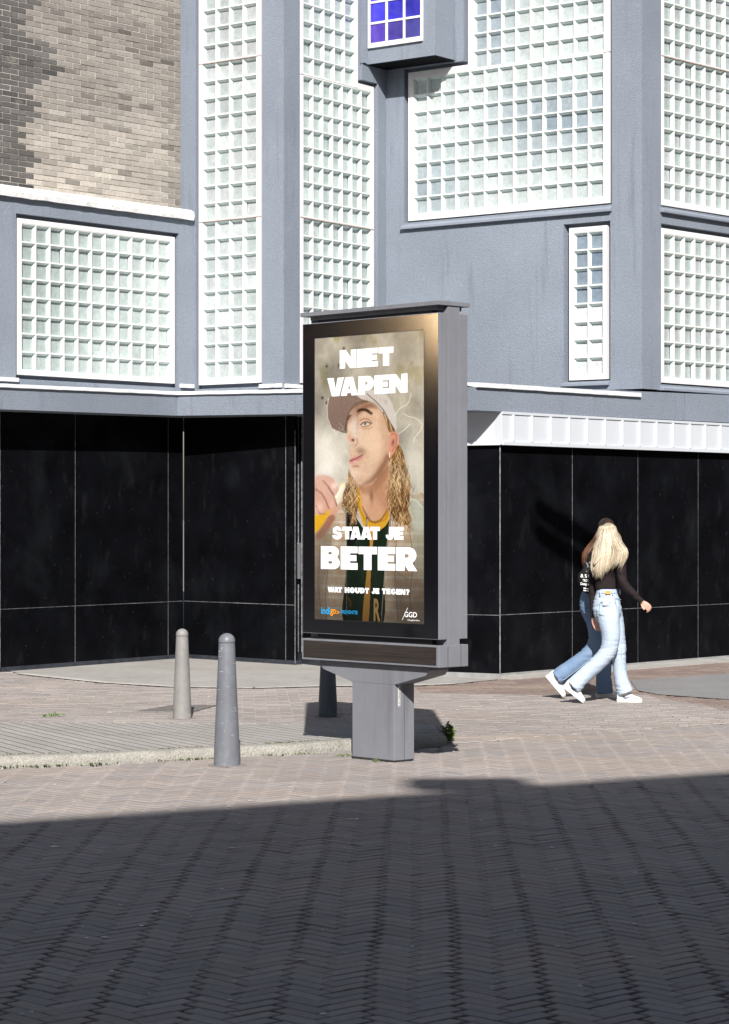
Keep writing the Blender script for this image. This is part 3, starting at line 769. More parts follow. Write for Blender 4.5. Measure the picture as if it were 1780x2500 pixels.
b.f += [tuple(i+k for k in range(8)), tuple(i+8+k for k in range(7, -1, -1))]
for k in range(8): b.f.append((i+k, i+8+k, i+8+(k+1) % 8, i+(k+1) % 8))
b.m += [0]*10; b.c += [(1, 1, 1)]*10
part(b, 'foot', M['metal'], bevel=.003)
b = MB(); b.box(-.21, .2, -.097, .09, -.01, .0135); part(b, 'base_shadow_gap', M['darkgap'])
b = MB(); b.box(.2048, .2062, -.001, .001, .02, .50, 0); part(b, 'seam', M['darkgap'])
# lower box with gap
b = MB(); b.box(-hw-.005, hw+.005, -.137, .137, .657, .802); part(b, 'lower_box', M['metal'], bevel=.003)
b = MB(); b.box(-hw+.012, hw-.02, -.1395, -.1365, .672, .790); part(b, 'ribbed_panel', M['woodblack'])
b = MB(); b.box(hw+.0052, hw+.0068, -.056, -.054, .66, .80); b.box(hw+.0052, hw+.0068, .066, .068, .66, .80); parts_(b, 'seam', M['darkgap'])
b = MB(); b.box(-hw+.12, hw-.10, -.10, .10, .80, 3.03); part(b, 'core', M['darkgap'])
b = MB(); b.box(hw-.11, hw+.003, -.054, .058, .795, 3.03); b.box(-hw-.003, -hw+.11, -.054, .058, .795, 3.03); parts_(b, 'spine', M['metal'], bevel=.002)
b = MB(); b.box(hw+.0022, hw+.0052, -.045, -.041, .80, 3.03); b.box(hw+.0022, hw+.0052, .045, .049, .80, 3.03); parts_(b, 'trim', M['metal'])
for sgn in (-1, 1):
    y0, y1 = (-.135, -.058) if sgn < 0 else (.062, .135)
    b = MB(); b.box(-hw, hw, y0, y1, .84, 2.983); c = part(b, 'cabinet', M['metal'], bevel=.003)
    yf = -.1355 if sgn < 0 else .1355
    b = MB(); b.box(-hw+.006, hw-.004, min(yf, yf+sgn*.002), max(yf, yf+sgn*.002), .846, 2.978); part(b, 'glass_front', M['glassblack'])
b = MB(); b.box(-hw-.012, hw+.012, -.148, .148, 3.032, 3.060); b.box(-hw+.05, hw-.03, -.11, .11, 3.005, 3.033, 0)
part(b, 'roof', M['metal'], bevel=.002)
b = MB()
for x, y in ((-.45, -.05), (.28, -.05), (.6, .02)):
    b.prism([(x+.012*math.cos(t*math.pi/3), y+.012*math.sin(t*math.pi/3)) for t in range(6)], 3.06, 3.072)
parts_(b, 'bolt', M['steel'])

# poster: a colour painting on a fine grid
SX0, SX1, SZ0, SZ1 = -.535, .53, .940, 2.874
NU, NV = 300, 560
uu, vv = np.meshgrid((np.arange(NU)+.5)/NU, (np.arange(NV)+.5)/NV)
def Q(x, y):                                # zoomed-crop coordinates -> poster u,v
    px, py = 720+.2709*x, 720+.2709*y; u = (px-774)/265.5; t = 826-19*u; bo = 1511.5+12.5*u
    return (u, (py-t)/(bo-t))
def smoothpoly(P, n=6):
    P = np.array(P, float); out = []
    m = len(P)
    for i in range(m):
        p0, p1, p2, p3 = P[i-1], P[i], P[(i+1) % m], P[(i+2) % m]
        for k in range(n):
            t = k/n; out.append(.5*((2*p1)+(-p0+p2)*t+(2*p0-5*p1+4*p2-p3)*t*t+(-p0+3*p1-3*p2+p3)*t**3))
    return np.array(out)
def maskpoly(P, sm=True):
    if sm: P = smoothpoly(P)
    m = np.zeros(uu.shape, bool); n = len(P); j = n-1
    for i in range(n):
        xi, yi, xj, yj = P[i][0], P[i][1], P[j][0], P[j][1]
        c = ((yi > vv) != (yj > vv)) & (uu < (xj-xi)*(vv-yi)/(yj-yi+1e-12)+xi); m ^= c; j = i
    return m.astype(float)
def blur(a, k):
    for _ in range(2):
        for ax, kk in ((0, k), (1, k)):
            p = np.pad(a, [(kk, kk) if x == ax else (0, 0) for x in (0, 1)], mode='edge'); c = np.cumsum(p, axis=ax)
            c = np.concatenate([np.zeros_like(np.take(c, [0], axis=ax)), c], axis=ax)
            n = a.shape[ax]; hi = np.take(c, range(2*kk+1, 2*kk+1+n), axis=ax); lo = np.take(c, range(0, n), axis=ax); a = (hi-lo)/(2*kk+1)
    return a
def vnoise(fx, fy, octv=4, seed=0):
    out = np.zeros(uu.shape); amp = 1; tot = 0; r_ = np.random.default_rng(seed)
    for o_ in range(octv):
        gx, gy = int(fx*2**o_)+3, int(fy*2**o_)+3; gr = r_.random((gy, gx))
        x = uu*fx*2**o_; y = vv*fy*2**o_; xi = x.astype(int); yi = y.astype(int); fx_ = x-xi; fy_ = y-yi
        fx_ = fx_*fx_*(3-2*fx_); fy_ = fy_*fy_*(3-2*fy_)
        v = (gr[yi, xi]*(1-fx_)+gr[yi, xi+1]*fx_)*(1-fy_)+(gr[yi+1, xi]*(1-fx_)+gr[yi+1, xi+1]*fx_)*fy_
        out += v*amp; tot += amp; amp *= .55
    return out/tot
img = np.zeros(uu.shape+(3,)); img[:] = (158, 152, 138)
n1 = vnoise(5, 8, 5, 1); n2 = vnoise(9, 14, 4, 2)
img += ((n1-.5)*105)[..., None]*np.array((1, .97, .85))
img += (np.clip(vv*1.6, 0, 1)*22)[..., None]
mo = np.clip((n2-.56)*6, 0, 1)*np.clip(1-vv*3.2, 0, 1); img = img*(1-.55*mo[..., None])+np.array((120, 112, 55))*.55*mo[..., None]
def comp(mask, col, a=1.0):
    global img
    m = np.clip(mask*a, 0, 1)[..., None]; col = np.array(col, float) if not isinstance(col, np.ndarray) else col
    img = img*(1-m)+col*m
def P(pts): return [Q(x, y) for x, y in pts]
def blob(x, y, rx, ry, ang=0):
    cx, cy = Q(x, y); sx = .2709/265.5; sy = .2709/690
    dx = (uu-cx)/sx; dy = (vv-cy)/sy; c, s = math.cos(ang), math.sin(ang)
    a = (c*dx+s*dy)/rx; b = (-s*dx+c*dy)/ry; return np.exp(-(a*a+b*b))
for x, y in ((470, 478), (425, 632), (270, 925), (310, 640), (310, 970)): comp(blob(x, y, 10, 12), (60, 55, 45))
comp(blob(330, 1450, 170, 260), (228, 222, 212), .75); comp(blob(1080, 1500, 90, 200), (205, 200, 186), .6)
def stroke(pts, wd, col, a=1.0):
    global img
    P_ = np.array(P(pts)); mg = (wd*.2709*2+3); u0, u1 = P_[:, 0].min()-mg/265.5, P_[:, 0].max()+mg/265.5; v0, v1 = P_[:, 1].min()-mg/690, P_[:, 1].max()+mg/690
    i0, i1 = max(0, int(u0*NU)), min(NU, int(u1*NU)+1); j0, j1 = max(0, int(v0*NV)), min(NV, int(v1*NV)+1)
    if i1 <= i0 or j1 <= j0: return
    U, V = uu[j0:j1, i0:i1], vv[j0:j1, i0:i1]; d = np.full(U.shape, 99.0)
    for p, q in zip(P_, P_[1:]):
        ex, ey = (q[0]-p[0])*265.5, (q[1]-p[1])*690; px_ = (U-p[0])*265.5; py_ = (V-p[1])*690
        t = np.clip((px_*ex+py_*ey)/(ex*ex+ey*ey+1e-9), 0, 1); d = np.minimum(d, np.hypot(px_-t*ex, py_-t*ey))
    m = (np.clip(1.15-d/(wd*.2709+.35), 0, 1)*a)[..., None]; img[j0:j1, i0:i1] = img[j0:j1, i0:i1]*(1-m)+np.array(col, float)*m
# jacket and vest
plaid = np.zeros(uu.shape+(3,)); plaid[:] = (172, 160, 140)
st1 = (np.sin(uu*265.5*.55+vv*18) > .55); st2 = (np.sin(vv*690*.24) > .7)
plaid[st1] = (190, 150, 118); plaid[st2] = plaid[st2]*.6+np.array((200, 200, 190))*.4
plaid += ((vnoise(10, 18, 4, 5)-.5)*60)[..., None]
comp(maskpoly(P([(205, 2180), (330, 2090), (400, 1920), (460, 1860), (500, 1880), (505, 2300), (480, 2940), (190, 2950)])), plaid)
comp(maskpoly(P([(880, 1960), (1040, 2060), (1070, 1830), (1110, 1810), (1200, 1900), (1200, 3000), (800, 2990), (850, 2300)])), plaid)
comp(blur(maskpoly(P([(1060, 1850), (1200, 1930), (1200, 2550), (1120, 2500), (1080, 2200)])), 3), (150, 158, 142), .5)
comp(maskpoly(P([(495, 1890), (590, 2020), (700, 2150), (850, 2070), (900, 1960), (840, 2500), (810, 2990), (470, 2960), (505, 2400)])), np.array((42, 58, 44))+((vnoise(8, 14, 3, 6)-.5)*26)[..., None])
comp(maskpoly(P([(495, 1890), (590, 2020), (560, 2300), (500, 2320)])), (38, 38, 42), .9)
stroke([(495, 1900), (503, 2300), (480, 2940)], 7, (25, 25, 25)); stroke([(890, 1990), (845, 2330), (805, 2960)], 8, (28, 26, 26))
stroke([(893, 1990), (849, 2330), (809, 2960)], 2, (170, 160, 140))
comp(maskpoly(P([(695, 2120), (742, 2130), (720, 2400), (695, 2940), (640, 2930), (680, 2480), (705, 2250)]), True), (190, 140, 70))
# hand with device
comp(maskpoly(P([(190, 1990), (300, 1950), (345, 1930), (350, 1960), (240, 2130), (190, 2150)]), False), (225, 180, 60))
comp(maskpoly(P([(370, 1840), (450, 1700), (492, 1690), (430, 1860), (400, 1900)]), False), (225, 215, 190), .85)
hand = (206, 162, 144)
comp(maskpoly(P([(190, 1660), (270, 1625), (350, 1650), (420, 1740), (425, 1790), (380, 1800), (330, 1750), (405, 1870), (415, 1960), (370, 2010), (320, 1950), (290, 1995), (220, 1980), (190, 1940)])), hand)
comp(maskpoly(P([(230, 2140), (330, 1990), (390, 2005), (340, 2080), (200, 2200)])), (190, 140, 122))
stroke([(205, 1760), (290, 1820), (330, 1920)], 10, (160, 108, 92), .6); stroke([(280, 1680), (350, 1760), (380, 1800)], 10, (160, 108, 92), .6)
comp(blob(240, 1890, 40, 50), (240, 205, 190), .7); comp(blob(370, 1720, 30, 30), (238, 205, 188), .7)
# neck, face, cap
hairn = vnoise(38, 34, 4, 8)
hc = np.array((140, 105, 68))+((hairn-.5)*190)[..., None]*np.array((1, .9, .7))
comp(maskpoly(P([(515, 1570), (550, 1640), (610, 1720), (600, 1850), (575, 2040), (530, 2045), (550, 1970), (500, 1900), (455, 1910), (465, 1790), (505, 1690)])), hc)
comp(maskpoly(P([(600, 1680), (720, 1712), (860, 1520), (880, 1700), (865, 1850), (890, 1910), (800, 2030), (720, 2020), (650, 1940), (618, 1780)])), (196, 152, 122))
comp(blur(maskpoly(P([(600, 1700), (700, 1730), (860, 1540), (860, 1640), (740, 1790), (640, 1780)])), 2), (150, 105, 80), .7)
comp(blob(725, 1830, 14, 60), (160, 115, 90), .6)
comp(maskpoly(P([(600, 1730), (586, 1850), (615, 1970), (665, 2110), (700, 2150), (840, 2090), (895, 1960), (875, 1900), (800, 2015), (720, 2030), (650, 1950), (622, 1800)])), (206, 156, 52))
comp(maskpoly(P([(640, 1900), (720, 2030), (800, 2018), (875, 1900), (880, 1925), (800, 2045), (715, 2050), (650, 1960)])), (120, 85, 80), .6)
comp(maskpoly(P([(498, 1090), (530, 1015), (620, 960), (720, 975), (800, 1040), (860, 1160), (892, 1290), (880, 1440), (855, 1540), (790, 1630), (725, 1706), (660, 1718), (600, 1700), (552, 1630), (525, 1560), (520, 1510), (532, 1450), (528, 1400), (550, 1355), (512, 1300), (510, 1225), (500, 1160)])), (212, 178, 154))
comp(blob(760, 1330, 110, 160), (230, 196, 172), .6); comp(blob(620, 1600, 60, 60), (228, 190, 166), .5)
comp(blob(620, 1000, 130, 45), (150, 105, 80), .65); comp(blob(600, 1140, 35, 60, .3), (170, 125, 100), .55)
comp(blob(575, 1260, 60, 130, -.1), (235, 228, 220), .55)
stroke([(600, 1030), (660, 1035), (720, 1065)], 15, (90, 68, 55), .9); stroke([(505, 1120), (525, 1100)], 12, (100, 75, 62), .9)
stroke([(632, 1172), (665, 1150), (715, 1165)], 6, (80, 58, 48), .9); comp(blob(665, 1166, 16, 10), (110, 90, 70)); stroke([(640, 1185), (680, 1188), (712, 1172)], 4, (150, 105, 85), .8)
stroke([(620, 1120), (680, 1115), (730, 1150)], 4, (170, 125, 100), .7)
comp(blob(556, 1305, 14, 16), (95, 55, 45), .9); comp(blob(530, 1290, 18, 28), (214, 140, 118), .6); stroke([(545, 1350), (590, 1350), (600, 1300)], 7, (180, 130, 108), .6)
comp(blob(630, 1400, 50, 30, .4), (140, 105, 82), .55)
comp(maskpoly(P([(522, 1490), (545, 1470), (590, 1460), (650, 1438), (632, 1480), (580, 1505), (535, 1512)])), (205, 130, 125)); stroke([(528, 1488), (590, 1478), (645, 1445)], 4, (130, 70, 68), .8)
comp(blob(580, 1545, 40, 16), (165, 118, 98), .6); comp(blob(800, 1560, 40, 120, .5), (165, 120, 95), .5)
comp(maskpoly(P([(892, 1245), (930, 1230), (962, 1280), (955, 1380), (905, 1445), (868, 1420), (872, 1320)])), (218, 150, 130)); comp(blob(925, 1320, 15, 45, .2), (165, 95, 80), .7)
comp(maskpoly(P([(815, 1040), (860, 1090), (905, 1160), (940, 1230), (885, 1240), (858, 1190)])), hc)
comp(maskpoly(P([(870, 1450), (905, 1445), (960, 1350), (1000, 1420), (1030, 1540), (1062, 1660), (1055, 1800), (1045, 1900), (1060, 2060), (960, 2060), (890, 1960), (855, 1860), (870, 1700), (885, 1560)])), hc)
cap = np.array((196, 188, 180))+(np.sin(uu*265.5*1.6+vv*200)*9)[..., None]
comp(maskpoly(P([(350, 915), (312, 1010), (318, 1110), (350, 1185), (420, 1225), (500, 1242), (500, 1150), (525, 1060), (585, 990), (660, 955), (720, 880), (560, 870)])), np.array((132, 112, 102))+(np.sin(vv*690*1.9+uu*60)*9)[..., None])
comp(blur(maskpoly(P([(480, 1240), (498, 1090), (560, 990), (660, 950), (700, 960), (540, 1040), (505, 1160)])), 1), (75, 58, 52), .8)
comp(maskpoly(P([(560, 860), (700, 850), (830, 880), (900, 970), (938, 1080), (942, 1225), (925, 1215), (860, 1110), (790, 1020), (715, 965), (640, 940), (600, 915)])), cap)
stroke([(680, 890), (760, 960), (830, 1040), (870, 1120), (925, 1215)], 5, (110, 95, 88), .9); stroke([(330, 930), (314, 1010), (320, 1110), (352, 1187)], 5, (215, 208, 200), .8)
# curls: many fine wavy strokes in three tones
rr = random.Random(3)
def curls(n, poly, cols, ln, a_=.75):
    pts_ = np.array(poly); k = 0
    while k < n:
        x, y = rr.uniform(pts_[:, 0].min(), pts_[:, 0].max()), rr.uniform(pts_[:, 1].min(), pts_[:, 1].max())
        if not inpoly(x, y, poly): continue
        k += 1; ph = rr.uniform(0, 6.3); am = rr.uniform(6, 16); fq = rr.uniform(.7, 1.2); dr_ = rr.uniform(-.25, .25); m_ = rr.randint(5, 9)
        stroke([(x+am*math.sin(ph+i*fq)+dr_*i*ln/6, y+i*ln/6) for i in range(m_)], rr.uniform(1.0, 2.4), rr.choice(cols), a_*rr.uniform(.5, 1))
RH = [(875, 1450), (905, 1445), (965, 1380), (1010, 1440), (1040, 1540), (1065, 1660), (1065, 1800), (1055, 1900), (1060, 2040), (960, 2050), (885, 1960), (855, 1850), (870, 1700)]
LH = [(512, 1590), (550, 1640), (600, 1730), (600, 1850), (575, 2030), (530, 2030), (545, 1960), (500, 1900), (460, 1890), (468, 1790)]
HC = [(212, 178, 128), (88, 62, 40), (178, 138, 92), (60, 42, 30), (150, 112, 72), (228, 200, 155)]
curls(330, RH, HC, 95); curls(170, LH, HC, 80)
curls(40, [(1020, 1450), (1080, 1500), (1090, 1900), (1060, 2050), (1000, 1900)], [(170, 130, 85), (120, 90, 60)], 110, .6)
for k in range(60):
    x = rr.uniform(820, 900); y = 1050+(x-820)*1.7+rr.uniform(-10, 30); stroke([(x, y), (x+14, y+35), (x+22, y+75)], 1.6, rr.choice(HC), .7)
# face modelling
comp(blur(maskpoly(P([(800, 1060), (880, 1240), (880, 1440), (850, 1540), (780, 1640), (800, 1500), (820, 1350), (800, 1200)])), 5), (168, 126, 100), .55)
comp(blob(600, 1230, 16, 90, -.12), (178, 134, 110), .45); comp(blob(548, 1210, 20, 110, -.08), (236, 214, 196), .5)
comp(blob(690, 1250, 90, 55), (224, 192, 170), .5); comp(blob(665, 1200, 60, 16, .1), (178, 136, 112), .45)
comp(blob(700, 1110, 70, 22, .3), (186, 142, 116), .5); comp(blob(590, 1580, 60, 26), (186, 146, 122), .45); comp(blob(600, 1660, 60, 40), (216, 180, 156), .45)
stub = (vnoise(70, 110, 2, 21)-.5)*34; mk = blur(maskpoly(P([(540, 1370), (650, 1380), (760, 1500), (800, 1600), (720, 1700), (600, 1700), (540, 1560)])), 5); img -= (mk*(10+stub*.7))[..., None]
facem = blur(maskpoly(P([(498, 1090), (620, 960), (800, 1040), (892, 1290), (880, 1440), (725, 1706), (600, 1700), (520, 1510), (510, 1225)])), 2)
img += (facem*(vnoise(45, 70, 3, 23)-.5)*22)[..., None]
# folds and seams of the jacket
for pts in ([(360, 2120), (330, 2400), (300, 2700), (310, 2930)], [(1060, 2150), (1100, 2400), (1060, 2700), (1080, 2960)], [(950, 2100), (930, 2500), (960, 2940)], [(250, 2300), (235, 2600), (260, 2930)], [(940, 2490), (1040, 2560), (1180, 2570)]):
    stroke(pts, 7, (92, 84, 74), .4); stroke([(x+9, y) for x, y in pts], 4, (205, 196, 180), .35)
comp(blur(maskpoly(P([(205, 2180), (330, 2090), (350, 2300), (300, 2900), (205, 2900)])), 8), (120, 108, 96), .35)
# second pass: tones and features read off a closer look
def C(x, y): return (73.8+1.262*x, 221.5+1.262*y)
def cs(pts, wd, col, a=1.0): stroke([C(*p) for p in pts], wd*1.262, col, a)
def cb(x, y, rx, ry, ang, col, a): comp(blob(*C(x, y), rx*1.262, ry*1.262, ang), col, a)
def cp(pts, col, a, k=1, sm=True): comp(blur(maskpoly(P([C(*p) for p in pts]), sm), k), col, a)
cp([(340, 690), (420, 600), (520, 620), (620, 760), (640, 900), (620, 1000), (560, 1100), (470, 1180), (400, 1160), (350, 1000), (345, 880)], (206, 176, 146), .45, 4)
cp([(400, 700), (430, 640), (500, 600), (590, 660), (560, 640), (500, 625), (440, 660)], (120, 84, 66), .7, 2)
cp([(345, 700), (400, 612), (500, 592), (560, 620), (480, 640), (400, 690), (352, 740)], (142, 104, 84), .55, 4)
cs([(415, 655), (440, 642), (475, 648), (512, 672)], 11, (72, 54, 44), .85); cs([(428, 648), (470, 640), (500, 655)], 6, (52, 40, 34), .7)
cs([(342, 712), (352, 690), (362, 684)], 8, (84, 62, 50), .85)
cs([(432, 722), (455, 708), (490, 712), (520, 742)], 4, (150, 108, 86), .8)
cp([(440, 752), (455, 736), (480, 732), (505, 742), (480, 756), (455, 760)], (226, 214, 200), .8, 1)
cb(468, 745, 9, 9, 0, (88, 78, 62), .9); cb(468, 745, 4, 4, 0, (20, 18, 18), .9)
cs([(436, 752), (455, 734), (482, 730), (508, 742)], 4, (66, 46, 38), .9); cs([(445, 762), (475, 764), (505, 750)], 3, (140, 96, 78), .7)
cs([(446, 775), (480, 782), (520, 768)], 6, (190, 150, 124), .6)
cb(395, 770, 22, 75, -.1, (196, 178, 166), .55); cs([(418, 700), (410, 760), (404, 820)], 8, (160, 126, 108), .35)
cp([(350, 830), (362, 800), (385, 815), (410, 850), (408, 890), (385, 905), (360, 885)], (206, 164, 138), .6, 2)
cb(380, 860, 11, 9, .3, (86, 52, 42), .95); cb(352, 845, 8, 16, 0, (214, 144, 120), .6); cs([(405, 845), (415, 880), (398, 905)], 5, (150, 108, 86), .6)
cp([(405, 930), (450, 920), (475, 945), (450, 965), (420, 955)], (146, 116, 96), .6, 3)
cp([(355, 1012), (375, 992), (410, 978), (452, 962), (440, 990), (410, 1012), (375, 1028), (358, 1026)], (198, 134, 128), .9, 1)
cs([(360, 1010), (400, 995), (450, 966)], 4, (120, 66, 62), .85); cb(395, 1016, 22, 6, -.3, (232, 186, 178), .6)
cs([(382, 1052), (402, 1044), (420, 1050)], 6, (160, 110, 88), .75); cb(400, 1090, 34, 26, 0, (224, 190, 162), .5)
cb(500, 900, 60, 80, 0, (224, 196, 166), .45); cb(430, 1150, 60, 30, 0, (186, 146, 116), .5)
cp([(620, 960), (640, 990), (600, 1080), (540, 1150), (470, 1190), (430, 1190), (520, 1120), (590, 1020)], (136, 98, 74), .75, 3)
cp([(440, 1190), (560, 1180), (630, 1060), (640, 1300), (620, 1380), (560, 1290), (500, 1260), (450, 1240)], (170, 126, 98), .55, 5)
cb(512, 1260, 10, 30, 0, (128, 88, 68), .7); cb(470, 1300, 22, 70, .1, (210, 172, 142), .5)
cp([(645, 810), (680, 798), (702, 830), (698, 900), (668, 955), (640, 985), (632, 930), (640, 860)], (206, 150, 126), .8, 1)
cs([(655, 825), (682, 815), (692, 850), (684, 900), (660, 940)], 5, (160, 92, 76), .7); cb(664, 880, 9, 24, .2, (128, 76, 62), .8); cs([(640, 950), (642, 985)], 3, (240, 232, 220), .9)
cp([(108, 1140), (160, 1108), (230, 1130), (275, 1210), (262, 1240), (200, 1200), (250, 1290), (268, 1360), (240, 1410), (205, 1350), (180, 1390), (140, 1395), (106, 1350)], (198, 148, 128), .65, 1)
for pts in ([(108, 1210), (150, 1240), (180, 1290), (205, 1350)], [(160, 1150), (200, 1190), (232, 1240)], [(200, 1200), (240, 1260), (262, 1330)], [(110, 1330), (140, 1390), (185, 1388)]): cs(pts, 7, (128, 84, 70), .6)
cb(245, 1185, 22, 24, .3, (236, 204, 188), .8); cb(135, 1345, 30, 34, 0, (232, 194, 176), .7); cb(225, 1320, 18, 36, .3, (222, 180, 160), .6)
cs([(255, 1270), (300, 1180)], 9, (232, 224, 196), .8); cs([(262, 1270), (306, 1185)], 3, (255, 255, 245), .9); cb(300, 1180, 10, 12, 0, (240, 210, 120), .9)
cp([(110, 1400), (170, 1390), (215, 1350), (200, 1400), (140, 1490), (108, 1500)], (216, 166, 44), .9, 1)
cp([(112, 1530), (150, 1490), (210, 1400), (250, 1410), (215, 1480), (150, 1560), (112, 1560)], (150, 104, 86), .8, 2)
cs([(430, 1200), (412, 1270), (430, 1360), (470, 1440)], 7, (168, 116, 30), .6); cs([(640, 1360), (610, 1430), (540, 1455), (490, 1440)], 7, (160, 108, 36), .55)
cs([(478, 1415), (482, 1440), (476, 1480)], 6, (70, 66, 58), .9); cs([(482, 1430), (480, 1470)], 2, (220, 214, 200), .9)
for k_ in range(60):
    y_ = 1340+k_*13; cs([(331, y_), (336, y_+5)], 1.6, (200, 194, 182), .8); x_ = 645-(y_-1340)*.085; cs([(x_, y_), (x_+5, y_+6)], 2.2, (205, 198, 184), .8)
cp([(110, 1560), (200, 1500), (220, 1600), (190, 1800), (120, 2000), (106, 2100)], (120, 108, 92), .4, 6)
cp([(780, 1290), (870, 1330), (872, 1500), (800, 1480)], (176, 182, 168), .6, 3)
cs([(790, 1280), (830, 1300), (870, 1350)], 3, (230, 230, 222), .6)
cp([(660, 1850), (700, 1800), (760, 1860), (870, 1880), (870, 2160), (700, 2160)], (84, 74, 66), .4, 10)
cs([(340, 1985), (365, 2020), (360, 2050)], 8, (120, 78, 30), .9)
curls(90, RH, [(235, 205, 160), (70, 48, 34)], 100, .8); curls(60, LH, [(230, 192, 140), (60, 42, 30)], 80, .8)
for k_ in range(40):
    a0 = rr.uniform(0, 1); x_ = 350+330*a0; cs([(x_, 640-110*math.sin(a0*3.0)+10), (x_+3, 650-110*math.sin(a0*3.0)+30)], 1.2, (150, 128, 116), .25)
# drifting smoke over everything
sm_ = np.clip((vnoise(4, 6, 4, 31)-.48)*3.2, 0, 1); comp(sm_*blob(380, 1450, 260, 300), (238, 236, 230), .75); comp(sm_*blob(1060, 1450, 180, 420), (226, 222, 210), .35)
comp(blob(575, 1230, 30, 90, -.1), (222, 214, 208), .4)
for k in range(14):
    x, y = rr.uniform(230, 520), rr.uniform(1150, 1600); stroke([(x+20*math.sin(k+i*.9), y+i*14) for i in range(6)], 1.6, (245, 243, 238), .35)
for p in ([(930, 1090), (960, 1040), (990, 1010), (1030, 995), (1055, 960), (1070, 890)], [(1010, 1075), (1050, 1100), (1095, 1108), (1140, 1135), (1168, 1175), (1150, 1230), (1100, 1290), (1090, 1330)], [(960, 1255), (1020, 1210), (1060, 1170)]):
    stroke(p, 2.5, (248, 245, 236), .7)
img = img*.9+np.array(img.mean(-1, keepdims=True))*.1
img = 128+(img-128)*1.12-10
img += ((vnoise(120, 200, 2, 41)-.5)*12)[..., None]
img = np.stack([blur(img[..., c_], 1)*.45+img[..., c_]*.55 for c_ in range(3)], -1) if False else img
img *= (1-.50*np.clip((vv-.68)/.32, 0, 1))[..., None]
img = np.clip(img, 0, 255)/255
lin = np.where(img <= .04045, img/12.92, ((img+.055)/1.055)**2.4)*.86
pm = bpy.data.meshes.new('screen')
gu, gv = np.meshgrid(np.linspace(0, 1, NU+1), np.linspace(0, 1, NV+1))
YS = -.1392
vx = np.stack([SX0+(SX1-SX0)*gu, np.full(gu.shape, YS), SZ1-(SZ1-SZ0)*gv], -1).reshape(-1, 3)
idx = np.arange((NU+1)*(NV+1)).reshape(NV+1, NU+1)
fc = np.stack([idx[1:, :-1], idx[1:, 1:], idx[:-1, 1:], idx[:-1, :-1]], -1).reshape(-1, 4)
pm.from_pydata(vx.tolist(), [], fc.tolist()); pm.update()
at = pm.color_attributes.new('Col', 'FLOAT_COLOR', 'CORNER')
ca4 = np.concatenate([lin.reshape(-1, 3), np.ones((NU*NV, 1))], 1).astype(np.float32); at.data.foreach_set('color', np.repeat(ca4, 4, axis=0).ravel())
pm.materials.append(M['poster'])
screen = bpy.data.objects.new('poster', pm); COL.objects.link(screen); screen.parent = disp
screen['label'] = 'poster of a long haired man in a cap blowing smoke, with white Dutch lettering'
b = MB(); b.box(SX0-.003, SX1+.003, -.1388, -.1378, SZ0-.003, SZ1+.003); part(b, 'screen_backing', M['darkgap'])

